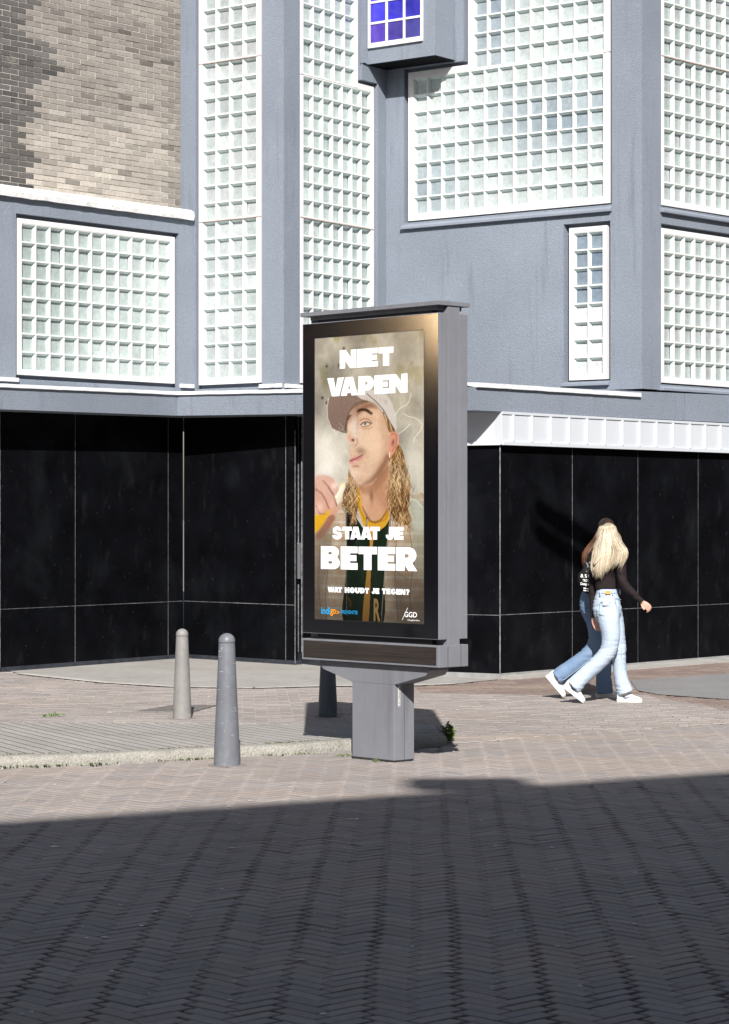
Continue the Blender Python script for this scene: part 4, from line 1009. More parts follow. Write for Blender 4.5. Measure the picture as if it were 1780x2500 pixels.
# heavy block letters, drawn as outlines on a 0..1 square
def arc(cx, cy, rx, ry, a0, a1, n=8): return [(cx+rx*math.cos(R(a0+(a1-a0)*i/n)), cy+ry*math.sin(R(a0+(a1-a0)*i/n))) for i in range(n+1)]
E = [(0, 0), (1, 0), (1, .29), (.56, .29), (.56, .37), (.93, .37), (.93, .63), (.56, .63), (.56, .71), (1, .71), (1, 1), (0, 1)]
GL = {
 'N': (1.05, [[(0, 0), (.33, 0), (.33, .42), (.62, 0), (1, 0), (1, 1), (.67, 1), (.67, .58), (.38, 1), (0, 1)]]),
 'I': (.42, [[(0, 0), (1, 0), (1, 1), (0, 1)]]),
 'E': (.84, [E]),
 'T': (.9, [[(.29, 0), (.71, 0), (.71, .68), (1, .68), (1, 1), (0, 1), (0, .68), (.29, .68)]]),
 'V': (1.02, [[(.28, 0), (.72, 0), (1, 1), (.62, 1), (.5, .40), (.38, 1), (0, 1)]]),
 'A': (1.04, [[(0, 0), (.36, 0), (.39, .14), (.61, .14), (.64, 0), (1, 0), (.72, 1), (.28, 1)], [(.44, .36), (.56, .36), (.5, .66)]]),
 'P': (.92, [[(0, 0), (.42, 0), (.42, .22)]+arc(.62, .61, .38, .39, -90, 90)+[(0, 1)], [(.42, .53), (.42, .69)]+arc(.52, .61, .09, .08, 90, -90)]),
 'B': (.96, [[(0, 0), (.66, 0)]+arc(.66, .28, .34, .28, -90, 50)+arc(.62, .75, .33, .25, -40, 90)+[(0, 1)], [(.4, .24), (.4, .35)]+arc(.54, .295, .07, .055, 90, -90), [(.4, .64), (.4, .75)]+arc(.52, .695, .07, .055, 90, -90)]),
 'R': (1.0, [[(0, 0), (.40, 0), (.40, .26), (.58, 0), (1, 0), (.76, .34)]+arc(.60, .66, .36, .34, -50, 90)+[(0, 1)], [(.40, .56), (.40, .71)]+arc(.52, .635, .08, .075, 90, -90)]),
 'S': (.92, [arc(.5, .30, .5, .33, -180, 50, 12)+[(.44, .60)]+[(.40, .70), (.52, .75), (.62, .68), (.97, .68)]+arc(.5, .70, .46, .32, 5, 230, 12)+[(.55, .36), (.56, .27), (.46, .25), (.38, .33)]]),
 'J': (.72, [[(.02, .38), (0, .3)]+arc(.5, .33, .5, .35, -175, 0, 10)+[(1, 1), (.44, 1), (.44, .34), (.36, .30), (.34, .40)]]),
 'W': (1.5, [[(.17, 0), (.42, 0), (.5, .45), (.58, 0), (.83, 0), (1, 1), (.76, 1), (.70, .5), (.62, 1), (.38, 1), (.30, .5), (.24, 1), (0, 1)]]),
 'H': (1.05, [[(0, 0), (.38, 0), (.38, .33), (.62, .33), (.62, 0), (1, 0), (1, 1), (.62, 1), (.62, .66), (.38, .66), (.38, 1), (0, 1)]]),
 'O': (1.08, [arc(.5, .5, .5, .52, 0, 345, 20), arc(.5, .5, .10, .20, 0, 345, 14)]),
 'U': (1.02, [[(0, .38)]+arc(.5, .38, .5, .40, -180, 0, 12)+[(1, 1), (.61, 1), (.61, .38), (.5, .27), (.39, .38), (.39, 1), (0, 1)]]),
 'D': (1.02, [[(0, 0), (.5, 0)]+arc(.5, .5, .5, .5, -90, 90, 12)+[(0, 1)], [(.40, .30), (.40, .70)]+arc(.46, .5, .13, .2, 90, -90)]),
 'G': (1.06, [arc(.5, .5, .5, .52, 30, 330, 18)+[(1, .12), (1, .52), (.52, .52), (.52, .36), (.62, .34), (.56, .26)]+arc(.5, .5, .12, .24, -80, -290, 10)+[(.60, .64)]]),
 '?': (.8, [[(.28, 0), (.68, 0), (.68, .24), (.28, .24)], [(.3, .31), (.66, .31), (.68, .40)]+arc(.5, .70, .48, .32, -40, 180, 10)+[(.38, .66), (.46, .74), (.54, .66), (.32, .50)]]),
}
def curve_mesh(name, loops, m, parent, y):
    cu = bpy.data.curves.new(name, 'CURVE'); cu.dimensions = '2D'; cu.fill_mode = 'BOTH'
    for lp in loops:
        sp = cu.splines.new('POLY'); sp.points.add(len(lp)-1)
        for i, (x, z) in enumerate(lp): sp.points[i].co = (x, z, 0, 1)
        sp.use_cyclic_u = True
    tmp = bpy.data.objects.new(name, cu); COL.objects.link(tmp)
    dg = bpy.context.evaluated_depsgraph_get(); me = bpy.data.meshes.new_from_object(tmp.evaluated_get(dg)); bpy.data.objects.remove(tmp)
    for v in me.vertices: v.co = (v.co.x, y, v.co.y)
    me.materials.clear(); me.materials.append(m); o = bpy.data.objects.new(name, me); COL.objects.link(o); o.parent = parent; return o
def U2L(u, v): return (SX0+(SX1-SX0)*u, SZ1-(SZ1-SZ0)*v)
def headline(text, TL, TR, BL, gap=.035, sp=.5, name='lettering', m='white_ink_glow', dy=0):
    """TL, TR, BL: zoom coordinates of the text box"""
    (ua, va), (ub, vb), (uc, vc) = Q(*TL), Q(*TR), Q(*BL)
    ub0 = ub; x0, zt_ = U2L(ua, va); x1, _ = U2L(ub, vb); _, zb_ = U2L(uc, vc)
    zt_ = U2L(0, (va+vb)/2)[1]; hgt = zt_-zb_ if abs(va-vb) > .02 else U2L(ua, va)[1]-zb_
    zb_ = zt_-hgt
    KN = {'VA': -.24, 'AP': 0, 'TA': -.20, 'AT': -.20, 'AA': -.10, 'WA': -.16, 'DT': 0, 'ST': 0}
    kn = [KN.get(text[i:i+2], 0) for i in range(len(text))]
    tot = sum(GL[c][0]+gap+kn[i] if c != ' ' else sp for i, c in enumerate(text))-gap; k = (x1-x0)/tot; x = x0; loops = []
    for i_, c in enumerate(text):
        if c == ' ': x += sp*k; continue
        wd, ls = GL[c]
        for l in ls: loops.append([(x+p[0]*wd*k, zb_+p[1]*hgt) for p in l])
        x += (wd+gap+kn[i_])*k
    return curve_mesh(name, loops, M[m], screen, YS-.0012-dy)
headline('NIET', (433, 498), (917, 466), (433, 664), gap=.045)
headline('VAPEN', (318, 750), (1040, 709), (318, 916), gap=.04)
headline('STAAT JE', (365, 2087), (1005, 2095), (365, 2200), gap=.05)
headline('BETER', (258, 2266), (1125, 2276), (258, 2472), gap=.045)
headline('WAT HOUDT JE TEGEN?', (322, 2632), (1058, 2655), (322, 2681), gap=.08)
def small(text, TL, BR, m, name='lettering', offset=0, parent=None, y=None, shear=0):
    cu = bpy.data.curves.new(name, 'FONT'); cu.body = text; cu.size = 1; cu.offset = offset; cu.shear = shear
    tmp = bpy.data.objects.new(name, cu); COL.objects.link(tmp); dg = bpy.context.evaluated_depsgraph_get()
    me = bpy.data.meshes.new_from_object(tmp.evaluated_get(dg)); bpy.data.objects.remove(tmp)
    co = np.array([v.co[:] for v in me.vertices]); mn, mx = co.min(0), co.max(0)
    for v in me.vertices:
        a = (v.co.x-mn[0])/(mx[0]-mn[0]); b_ = (v.co.y-mn[1])/(mx[1]-mn[1]); v.co = (TL[0]+(BR[0]-TL[0])*a, YS-.0012 if y is None else y, BR[1]+(TL[1]-BR[1])*b_)
    me.materials.clear(); me.materials.append(M[m]); o = bpy.data.objects.new(name, me); COL.objects.link(o); o.parent = parent or screen; return o
def qq(x, y): return U2L(*Q(x, y))
small('indi', qq(260, 2812), qq(345, 2880), 'blue_ink', 'logo', .02)
small('go', qq(347, 2832), qq(397, 2897), 'orange_ink', 'logo', .02)
small('>', qq(403, 2845), qq(430, 2880), 'orange_ink', 'logo', .02)
small('PREVENTIE', qq(443, 2843), qq(597, 2882), 'blue_ink', 'logo')
small('GGD', qq(1014, 2858), qq(1122, 2910), 'white_ink_glow', 'logo', .01)
small('Haaglanden', qq(1042, 2924), qq(1145, 2947), 'white_ink_glow', 'logo')
a_, b_ = qq(1040, 2822), qq(992, 2932); curve_mesh('logo', [[a_, (a_[0]+.004, a_[1]), (b_[0]+.004, b_[1]), b_]], M['white_ink_glow'], screen, YS-.0012)
small('R', qq(742, 2738), qq(800, 2945), 'brown_ink', 'lettering', .03)
# number plate sticker on the foot, reading downwards
b = MB(); b.box(.2065, .2072, -.060, -.040, .375, .555); o = part(b, 'sticker', M['white_frame'])
cu = bpy.data.curves.new('sticker_text', 'FONT'); cu.body = '329 AP00101'; cu.size = 1; cu.offset = .015
tmp = bpy.data.objects.new('t', cu); COL.objects.link(tmp); dg = bpy.context.evaluated_depsgraph_get(); me = bpy.data.meshes.new_from_object(tmp.evaluated_get(dg)); bpy.data.objects.remove(tmp)
co = np.array([v.co[:] for v in me.vertices]); mn, mx = co.min(0), co.max(0)
for v in me.vertices:
    a = (v.co.x-mn[0])/(mx[0]-mn[0]); b_ = (v.co.y-mn[1])/(mx[1]-mn[1]); v.co = (.2078, -.0565+.0130*b_, .550-.170*a)
me.materials.clear(); me.materials.append(M['darkgap']); st_ = bpy.data.objects.new('lettering', me); COL.objects.link(st_); st_.parent = o

# ================================================================== BOLLARDS
def bollard(px, py, rb, rt, h, m, label):
    p = G(px, py); root = empty('bollard', (p.x, p.y+rb, 0))
    tag(root, label, 'bollard', 'tapered metal bollards on the pavement')
    def ring(r, z, n=40): return [(r*math.cos(2*math.pi*i/n), r*math.sin(2*math.pi*i/n), z) for i in range(n)]
    b = MB(); hz = h-rt*.98
    b.grid([ring(rb*1.02, -.01), ring(rb, .01), ring(rb*.985, .06)]+[ring(rb+(rt-rb)*t, .06+(hz-.06)*t) for t in (.1, .25, .4, .55, .7, .85, 1)])
    b.build('post', m, root, smooth=True, sharp=40)
    b = MB(); b.grid([ring(rt*.97, hz-.004), ring(rt*.97, hz+.004)]); b.build('groove', M['darkgap'], root)
    b = MB(); b.grid([ring(rt*1.03, hz+.004), ring(rt*1.04, hz+.012)]+[ring(rt*1.03*math.cos(R(a)), hz+.014+rt*.95*math.sin(R(a))) for a in (5, 15, 28, 42, 56, 68, 78, 85)]+[ring(.002, hz+.014+rt*.95)])
    b.build('domed_cap', m, root, smooth=True, sharp=40)
    b = MB(); b.grid([ring(rb*1.02, 0), ring(rb*1.35, .004), ring(rb*1.5, .0005)], caps=False); b.build('mortar_collar', M['sandlight'], root, smooth=True)
    return root
bollard(552, 1871, .0870, .0535, .862, M['bollard'], 'scratched blue grey bollard in front of the kerb, nearest of the three')
bollard(443, 1756, .0760, .0490, .720, M['bollard_pale'], 'faded pale grey bollard standing left of the nearest one')
M['bollard_shaded'] = mat('shaded_blue_grey_bollard', (.060, .075, .095), .5, .5, noise=[(3, .3), (20, .2)], streak=[((.45, .46, .46), 12, (1, 1, 1), .66, .8, .05)])  # colour darkened for the display's shadow this bollard stands in
bollard(800, 1752, .0790, .0490, .720, M['bollard_shaded'], 'shadow darkened bollard half hidden behind the foot of the advertising display')

# flat cover between the bollards
cv = MB(); c4 = [G(328, 1738.5), G(470, 1724), G(525, 1723), G(500, 1737), G(440, 1741)]
c4 = [G(328, 1739), G(420, 1723.5), G(530, 1723.5), G(470, 1740)]
cv.prism([p.xy for p in c4], -.004, .009)
tag(cv.build('access_cover', M['grate'], bevel=.002), 'flat worn brown access cover behind the pale bollard', 'cover')

# ================================================================== PEOPLE
ZX = lambda x: 1300+x/4.5625
ZY = lambda y: 1240+y/4.5625
def ringpts(c, e1, e2, r1, r2, n=16): return [c+e1*(r1*math.cos(2*math.pi*i/n))+e2*(r2*math.sin(2*math.pi*i/n)) for i in range(n)]
class Fig:
    def __init__(s, Y0): s.Y = Y0; s.k = Y0/F/4.5625
    def P(s, x, y, dy=0): return D(ZX(x), ZY(y), s.Y) + Vector((0, dy, 0))
    def tube(s, mb, pts, n=16, flat=True):
        """pts: (x, y, dy, half width in crop px, half depth in metres)"""
        C = [s.P(p[0], p[1], p[2]) for p in pts]; rows = []
        # densify with catmull-rom
        vals = [(*C[i], pts[i][3]*s.k, pts[i][4]) for i in range(len(C))]; V = np.array(vals); out = []
        for i in range(len(V)-1):
            p0, p1, p2, p3 = V[max(i-1, 0)], V[i], V[i+1], V[min(i+2, len(V)-1)]
            for t in np.linspace(0, 1, 5)[:-1]: out.append(.5*((2*p1)+(-p0+p2)*t+(2*p0-5*p1+4*p2-p3)*t*t+(-p0+3*p1-3*p2+p3)*t**3))
        out.append(V[-1]); 
        for i, o_ in enumerate(out):
            a = Vector(out[max(i-1, 0)][:3]); b = Vector(out[min(i+1, len(out)-1)][:3]); t = (b-a).normalized()
            e1 = t.cross(Vector((0, 1, 0))); e1 = e1.normalized() if e1.length > .2 else Vector((0, 0, 1)); e2 = e1.cross(t).normalized()
            rows.append(ringpts(Vector(o_[:3]), e1, e2, o_[3], o_[4], n))
        mb.grid(rows)
    def ball(s, mb, x, y, dy, rx, ry, rz, n=14, ang=0):
        c = s.P(x, y, dy); rows = []
        for i in range(n+1):
            a = -math.pi/2+math.pi*i/n; z = math.sin(a); r = max(math.cos(a), .02)
            rows.append([c+Vector(((rx*r*math.cos(t)), ry*r*math.sin(t), rz*z)) for t in [2*math.pi*k/18 for k in range(18)]])
        mb.grid(rows)
def fuse(mb, name, m, parent, vox=.008, smooth=3, wrinkle=None):
    o = mb.build(name, m)
    r = o.modifiers.new('r', 'REMESH'); r.mode = 'VOXEL'; r.voxel_size = vox; r.use_smooth_shade = True
    if smooth: sm = o.modifiers.new('s', 'SMOOTH'); sm.factor = .5; sm.iterations = smooth
    bake(o)
    if wrinkle: wrinkle(o.data)
    o.data.materials.clear(); o.data.materials.append(m); o.data.polygons.foreach_set('use_smooth', [True]*len(o.data.polygons))
    o.parent = parent; return o
def wr(amp, sx, sy, sz, seed=0):
    def f(me):
        me.update(); nr = [v.normal.copy() for v in me.vertices]
        for v, n_ in zip(me.vertices, nr):
            c = v.co; a = mnoise.noise((c.x*sx+c.z*sz*.35, c.y*sy, c.z*sz+seed)); b_ = mnoise.noise((c.x*sx*2-c.z*sz*.8, c.y*sy*2, c.z*sz*2.1+seed))
            d = (1-abs(a)*3.2)*.6+b_*.5
            v.co = c+n_*amp*d
    return f
def wr2(amp, seed):
    def f(me):
        me.update(); nr = [v.normal.copy() for v in me.vertices]
        for v, n_ in zip(me.vertices, nr):
            c = v.co; loc = math.exp(-((c.z-.86)/.10)**2)*1.0+math.exp(-((c.z-.46)/.10)**2)*1.3+math.exp(-((c.z-.12)/.08)**2)*1.2+.25
            a = mnoise.noise((c.x*6+c.z*9, c.y*6, c.z*30+seed)); b_ = mnoise.noise((c.x*11, c.y*11, c.z*7+seed))
            v.co = c+n_*(amp*loc*(1-abs(a)*4)*.6+amp*1.1*b_)
    return f
def hand(F_, mb, wx, wy, dy, dirx, diry, side=1, sc_=1.0, curl=.5):
    """relaxed hand from the wrist along (dirx, diry) in crop px, palm edge-on, five fingers"""
    w0 = F_.P(wx, wy, dy); d = Vector((dirx, 0, -diry)).normalized(); dn = Vector((d.z, 0, -d.x))*side   # bending direction in the image plane
    y = Vector((0, 1, 0))
    def chain(pts, rs, flat=1.0):
        rows = []
        for i, p in enumerate(pts):
            t = (pts[min(i+1, len(pts)-1)]-pts[max(i-1, 0)]).normalized(); e1 = t.cross(y); e1 = e1.normalized() if e1.length > .1 else dn; e2 = e1.cross(t).normalized()
            rows.append(ringpts(p, e1, e2, rs[i], rs[i]*flat, 10))
        mb.grid(rows)
    s = sc_
    # palm: wide in dn direction
    rows = []
    for t, r1, r2 in ((-.02, .021, .021), (.0, .024, .018), (.03, .034, .016), (.06, .039, .015), (.085, .037, .012)):
        c = w0+d*t*s; rows.append(ringpts(c, dn, y, r1*s, r2*s, 14))
    mb.grid(rows)
    for k, (off, ln) in enumerate(((-.028, .062), (-.010, .074), (.009, .078), (.028, .070))):
        b = w0+d*.078*s+dn*off*s; a = curl*(.75+.12*k); p = [b-d*.015]; dirn = d.copy(); cur = b
        p.append(cur)
        for j, f_ in enumerate((.42, .32, .26)):
            ang = a*(j+.6)*.55; dd = (dirn*math.cos(ang)+y*side*-.0+Vector((0, 1, 0))*math.sin(ang)*.55+dn*math.sin(ang)*.55).normalized(); cur = cur+dd*ln*f_*s; p.append(cur)
        chain(p, [.010*s, .0098*s, .0092*s, .0085*s, .0066*s])
    b = w0+d*.025*s+dn*.028*s; t1 = (d*.75+dn*.55-y*.25).normalized(); chain([b-t1*.012, b, b+t1*.032*s, b+t1*.032*s+(d*.9+dn*.15-y*.2).normalized()*.030*s], [.013*s, .0125*s, .0105*s, .0075*s])

def shoe(F_, heel, toe, dy, root, logo=True, up=1, width=.048, name='shoe'):
    """sneaker lying from heel to toe (crop px of the sole line)"""
    h = F_.P(heel[0], heel[1], dy); t = F_.P(toe[0], toe[1], dy); ax = (t-h); L = ax.length; ax.normalize(); upv = Vector((-ax.z, 0, ax.x))
    if upv.z < 0: upv = -upv
    Y = Vector((0, 1, 0)); r = empty(name, h); r.parent = root
    def pt(a, w_, z): return h+ax*(a*L)+Y*w_+upv*z
    prof = [(0, .020), (.03, .031), (.12, .036), (.3, .035), (.5, .038), (.7, .046), (.85, .043), (.94, .033), (1, .014)]
    sm = MB(); rows = []
    for a, wd in prof:
        rows.append([pt(a, -wd, 0), pt(a, -wd*1.05, .012), pt(a, -wd*1.0, .028), pt(a, wd*1.0, .028), pt(a, wd*1.05, .012), pt(a, wd, 0)])
    sm.grid(rows); o1 = sm.build('sole', M['sole'], None, smooth=True, sharp=50); o1.parent = r
    um = MB(); rows = []
    for a, wd, zt_ in ((.012, .018, .080), (.04, .028, .098), (.15, .033, .104), (.28, .034, .100), (.40, .034, .094), (.55, .036, .078), (.70, .040, .062), (.84, .040, .052), (.93, .032, .042), (.985, .014, .032)):
        rr_ = []
        for k in range(13):
            th = math.pi*k/12; e = .62
            cx_ = math.copysign(abs(math.cos(th))**e, math.cos(th)); sy_ = abs(math.sin(th))**.8
            rr_.append(pt(a, -wd*cx_*(1 if sy_ < .5 else 1-.25*(sy_-.5)), .024+(zt_-.024)*sy_))
        rows.append(rr_+[pt(a, wd*.8, .020), pt(a, -wd*.8, .020)])
    um.grid(rows); o2 = um.build('upper', M['shoe'], None, smooth=True, sharp=60); o2.parent = r
    if logo:
        pts = [(.20, .056), (.27, .038), (.36, .036), (.50, .052), (.64, .070), (.49, .057), (.37, .050), (.30, .052), (.26, .064)]
        lm = MB(); c = (.34, .046)
        for q1, q2 in zip(pts, pts[1:]+pts[:1]):
            lm.face([pt(c[0], -.0385, c[1]), pt(q1[0], -.0385-.0015, q1[1]), pt(q2[0], -.0385-.0015, q2[1])])
        o3 = lm.build('side_mark', M['swoosh'], None, fixn=False); o3.parent = r
    lc = MB()
    for k in range(5):
        a = .40+.06*k; z = .094-.0045*k*3.2; lc.hexa([pt(a, -.018, z-.004), pt(a+.02, -.018, z-.008), pt(a+.02, .018, z-.008), pt(a, .018, z-.004), pt(a, -.016, z+.004), pt(a+.02, -.016, z), pt(a+.02, .016, z), pt(a, .016, z+.004)])
    o4 = lc.build('lace', M['sole'], None); o4.parent = r
    return r

def hairmesh(F_, L, Rr, tips, dycen, dyamp, n, cols, seed, name, m, parent, ycrown, spread=1.0, gap=None, width=2.6, over=0, root=1):
    """strands: at crop row y the hair spans L(y)..R(y); strand t in 0..1 ends at tips(t)"""
    r = random.Random(seed); mb = MB(); K = F_.k
    for i in range(n):
        t = r.random(); layer = r.random()
        if gap and gap(t, r): continue
        yt = tips(t)+r.gauss(0, 26); yt = yt-(1-layer)**2*90 if r.random() < .35 else yt
        ph = r.uniform(0, 6.3); wv = r.uniform(1, 5); back = r.random() < .22
        ys0 = ycrown+30*abs(2*t-1)**2+r.uniform(0, 12); N = 13; pts = []; wd0 = r.uniform(.6, 1.3)*width
        for k in range(N):
            s_ = k/(N-1); y = ys0+(yt-ys0)*(s_**.9)
            a, b_ = np.interp(y, *L), np.interp(y, *Rr)
            tt = .5+(t-.5)*(.55+.45*min(1, s_*2.5))
            x = a+(b_-a)*tt+wv*math.sin(ph+s_*5)*(.3+s_)
            bul = math.sqrt(max(0, 1-(2*tt-1)**2))
            amp = np.interp(y, *dyamp); dy = np.interp(y, *dycen)+(amp if back else -amp)*bul-(.004*layer)
            if over: dy -= over*min(1, max(0, (tt-.52)/.25))*min(1, max(0, (y-370)/90))
            if s_ < .12: dy *= .55+s_*3.7
            pts.append((F_.P(x, y, dy), wd0*K*(1 if s_ < .6 else 1-.8*(s_-.6)/.4)))
        c = cols[r.randrange(len(cols))]; f = r.uniform(.8, 1.15); c = tuple(v*f for v in c)
        rows = []
        for k, (p, wd) in enumerate(pts):
            q = (pts[min(k+1, N-1)][0]-pts[max(k-1, 0)][0]).normalized(); e1 = q.cross(Vector((0, 1, 0))); e1 = e1.normalized() if e1.length > .1 else Vector((1, 0, 0)); e2 = e1.cross(q)
            rows.append([p+e1*wd*1.4, p-e2*wd*.8, p-e1*wd*1.4, p+e2*wd*.8])
        nf = len(mb.f); mb.grid(rows)
        for k in range(nf, len(mb.f)):
            q_ = min(1, root+(1-root)*((k-nf)//4)/(N*.45)); mb.c[k] = tuple(v*q_ for v in c)
    return mb

# ---- blonde, nearer the camera
Bf = Fig(21.02)
pr = empty('person', Bf.P(900, 2175)); pr.location.z = 0
tag(pr, 'person with long straight blonde hair, black cropped top and pale wide jeans striding right', 'person')
body = MB(); T = Bf.tube
Bf.ball(body, 862, 268, .02, .066, .082, .078); Bf.ball(body, 872, 330, .045, .052, .062, .070)
Bf.ball(body, 880, 290, .112, .011, .018, .016)
T(body, [(845, 400, .01, 44, .045), (850, 330, .015, 42, .045)])
T(body, [(845, 430, 0, 90, .06), (850, 500, 0, 130, .085), (845, 620, 0, 122, .09), (830, 760, 0, 102, .078), (830, 900, 0, 102, .080), (830, 1080, 0, 120, .080), (835, 1180, 0, 115, .085)])
T(body, [(840, 1120, -.05, 70, .055), (850, 1400, -.085, 70, .07), (770, 1670, -.09, 52, .055), (600, 1830, -.09, 45, .048), (420, 1990, -.09, 30, .036)])
T(body, [(880, 1100, .07, 80, .07), (955, 1500, .08, 62, .065), (985, 1750, .08, 45, .05), (1030, 2080, .08, 32, .036)])
T(body, [(925, 500, -.07, 36, .035), (962, 640, -.15, 38, .038), (985, 830, -.17, 36, .037), (1090, 950, -.17, 30, .03), (1200, 1045, -.17, 24, .022)])
T(body, [(750, 480, .08, 46, .045), (690, 700, .10, 36, .037), (680, 900, .10, 34, .035), (682, 1060, .09, 28, .03), (690, 1240, .08, 23, .022)])
hand(Bf, body, 1192, 1040, -.17, 60, 46, side=1, sc_=.78, curl=1.0)
hand(Bf, body, 690, 1232, .08, 25, 60, side=-1, sc_=.85, curl=.5)
fuse(body, 'body', M['skin'], pr, .0040, 1)
sh = MB()
T(sh, [(848, 400, 0, 50, .05), (850, 435, 0, 105, .07), (852, 500, 0, 150, .10), (850, 600, 0, 146, .108), (838, 720, 0, 136, .106), (826, 820, 0, 126, .098), (828, 910, 0, 126, .098)])
T(sh, [(900, 440, -.04, 66, .055), (935, 485, -.09, 66, .058), (958, 560, -.135, 62, .057), (966, 660, -.155, 57, .052), (978, 790, -.175, 53, .05), (1010, 860, -.178, 50, .047), (1095, 945, -.175, 42, .04), (1196, 1040, -.17, 32, .030)])
T(sh, [(780, 470, .07, 60, .055), (705, 620, .10, 50, .05), (685, 800, .105, 44, .045), (683, 1000, .095, 38, .04), (690, 1232, .08, 31, .030)])
fuse(sh, 'top', M['top'], pr, .0065, 2, wr(.0035, 9, 9, 26, 2))
j = MB()
T(j, [(832, 912, 0, 112, .098), (832, 960, 0, 128, .106), (832, 1080, 0, 158, .122), (835, 1180, 0, 154, .122), (850, 1260, 0, 120, .10)])
T(j, [(822, 1120, -.06, 130, .09), (842, 1260, -.08, 118, .098), (862, 1400, -.09, 104, .092), (856, 1500, -.09, 98, .088), (830, 1590, -.09, 92, .082), (765, 1675, -.09, 88, .078), (650, 1785, -.09, 88, .076), (530, 1895, -.09, 90, .080), (440, 1985, -.09, 92, .088)])
T(j, [(880, 1100, .06, 110, .09), (925, 1300, .08, 108, .09), (955, 1480, .08, 92, .085), (978, 1640, .08, 80, .076), (982, 1790, .08, 75, .074), (1004, 1940, .08, 82, .082), (1045, 2062, .08, 95, .092)])
jo = fuse(j, 'jeans', M['denim_light'], pr, .0075, 2, wr2(.0042, 5))
wb = MB()
wb.grid([ringpts(Bf.P(832, 903, 0), Vector((1, 0, 0)), Vector((0, 1, 0)), 116*Bf.k, .102, 28), ringpts(Bf.P(832, 945, 0), Vector((1, 0, 0)), Vector((0, 1, 0)), 124*Bf.k, .110, 28)], caps=False)
wb.build('waistband', M['denim_light'], pr).modifiers.new('s', 'SOLIDIFY').thickness = .004
def patchq(F_, pts, m, name, root, dyo, th=.004):
    mb = MB(); f = [F_.P(x, y, dy) for x, y, dy in pts]; b_ = [p+Vector((0, th, 0)) for p in f]; mb.hexa([f[3], f[2], b_[2], b_[3], f[0], f[1], b_[1], b_[0]]); return mb.build(name, m, root, bevel=.001)
patchq(Bf, [(797, 918, -.115), (856, 920, -.114), (856, 957, -.119), (797, 955, -.120)], M['leather'], 'waist_patch', pr, 0)
ps = MB()
def seamline(F_, mb, pts, w_=3.2):
    P_ = [F_.P(*p) for p in pts]; rows = []
    for i, p in enumerate(P_):
        t = (P_[min(i+1, len(P_)-1)]-P_[max(i-1, 0)])
        if i == 0 and (P_[0]-P_[-1]).length < 1e-6: t = P_[1]-P_[-2]
        t.normalize(); e = t.cross(Vector((0, 1, 0))).normalized()*w_*F_.k
        rows.append([p-e, p+e, p+e+Vector((0, .01, 0)), p-e+Vector((0, .01, 0))])
    mb.grid(rows)
seamline(Bf, ps, [(738, 1040, -.118), (732, 1170, -.150), (775, 1192, -.162), (835, 1180, -.166), (850, 1045, -.131), (738, 1040, -.118)])
seamline(Bf, ps, [(905, 1000, -.112), (925, 1100, -.128), (925, 1200, -.140)]); seamline(Bf, ps, [(905, 1000, -.112), (985, 1020, -.05)])
seamline(Bf, ps, [(990, 1560, -.007), (1000, 1700, .0), (995, 1850, .0), (1030, 2000, -.004)], 2.4)
ps.split('pocket_seam', M['stitch'], pr)
lp = MB()
for x in (742, 880, 965): 
    d_ = -.112 if x < 900 else -.075
    lp.hexa([Bf.P(x-5, 960, d_-.012), Bf.P(x+5, 960, d_-.012), Bf.P(x+5, 960, d_), Bf.P(x-5, 960, d_), Bf.P(x-5, 905, d_-.008), Bf.P(x+5, 905, d_-.008), Bf.P(x+5, 905, d_), Bf.P(x-5, 905, d_)])
lp.split('belt_loop', M['denim_light'], pr)
shoe(Bf, (322, 1985), (560, 2172), -.09, pr); shoe(Bf, (948, 2176), (1236, 2176), .08, pr)
hL = ([150, 175, 220, 300, 380, 450, 500, 560, 620, 680, 745], [800, 760, 722, 698, 690, 680, 668, 655, 645, 640, 660])
hR = ([150, 175, 220, 300, 380, 450, 500, 560, 620, 680, 745], [900, 930, 952, 978, 1000, 1035, 1048, 1040, 1020, 990, 960])
def tipb(t): return float(np.interp(t, [0, .1, .3, .45, .6, .75, .9, 1], [700, 735, 745, 690, 650, 610, 640, 500]))
hm = hairmesh(Bf, hL, hR, tipb, ([150, 300, 500, 750], [.02, .015, -.02, -.03]), ([150, 220, 300, 420, 520, 750], [.06, .10, .112, .118, .125, .115]), 1500,
              [(.60, .51, .37), (.68, .60, .47), (.50, .40, .26), (.74, .68, .57), (.34, .25, .15)], 4, 'hair', None, pr, 172, gap=lambda t, r: t > .60 and r.random() < .45, width=2.0, over=.115, root=.75)
hb = MB(); Bf.ball(hb, 850, 268, .012, .074, .092, .080)
rows = []
for y_ in range(200, 640, 24):
    a, b_ = np.interp(y_, *hL), np.interp(y_, *hR); b_ = b_ if y_ < 360 else b_-(y_-360)*1.15
    am = np.interp(y_, [150, 220, 300, 420, 520, 750], [.06, .10, .112, .118, .125, .115])*.90; dc = np.interp(y_, [150, 300, 500, 750], [.02, .015, -.02, -.03])
    c = Bf.P((a+b_)/2, y_, dc); rows.append([c+Vector((((b_-a)/2-14)*Bf.k*math.cos(2*math.pi*q_/24), am*math.sin(2*math.pi*q_/24), 0)) for q_ in range(24)])
hb.grid(rows)
for k in range(len(hb.f)): hb.c[k] = (.50, .42, .30)
i0 = len(hm.v); hm.v += hb.v; hm.f += [tuple(i+i0 for i in f) for f in hb.f]; hm.m += hb.m; hm.c += hb.c
hm.build('hair', M['hair_blonde'], pr, smooth=True, color=True)
adopt_tree(pr)
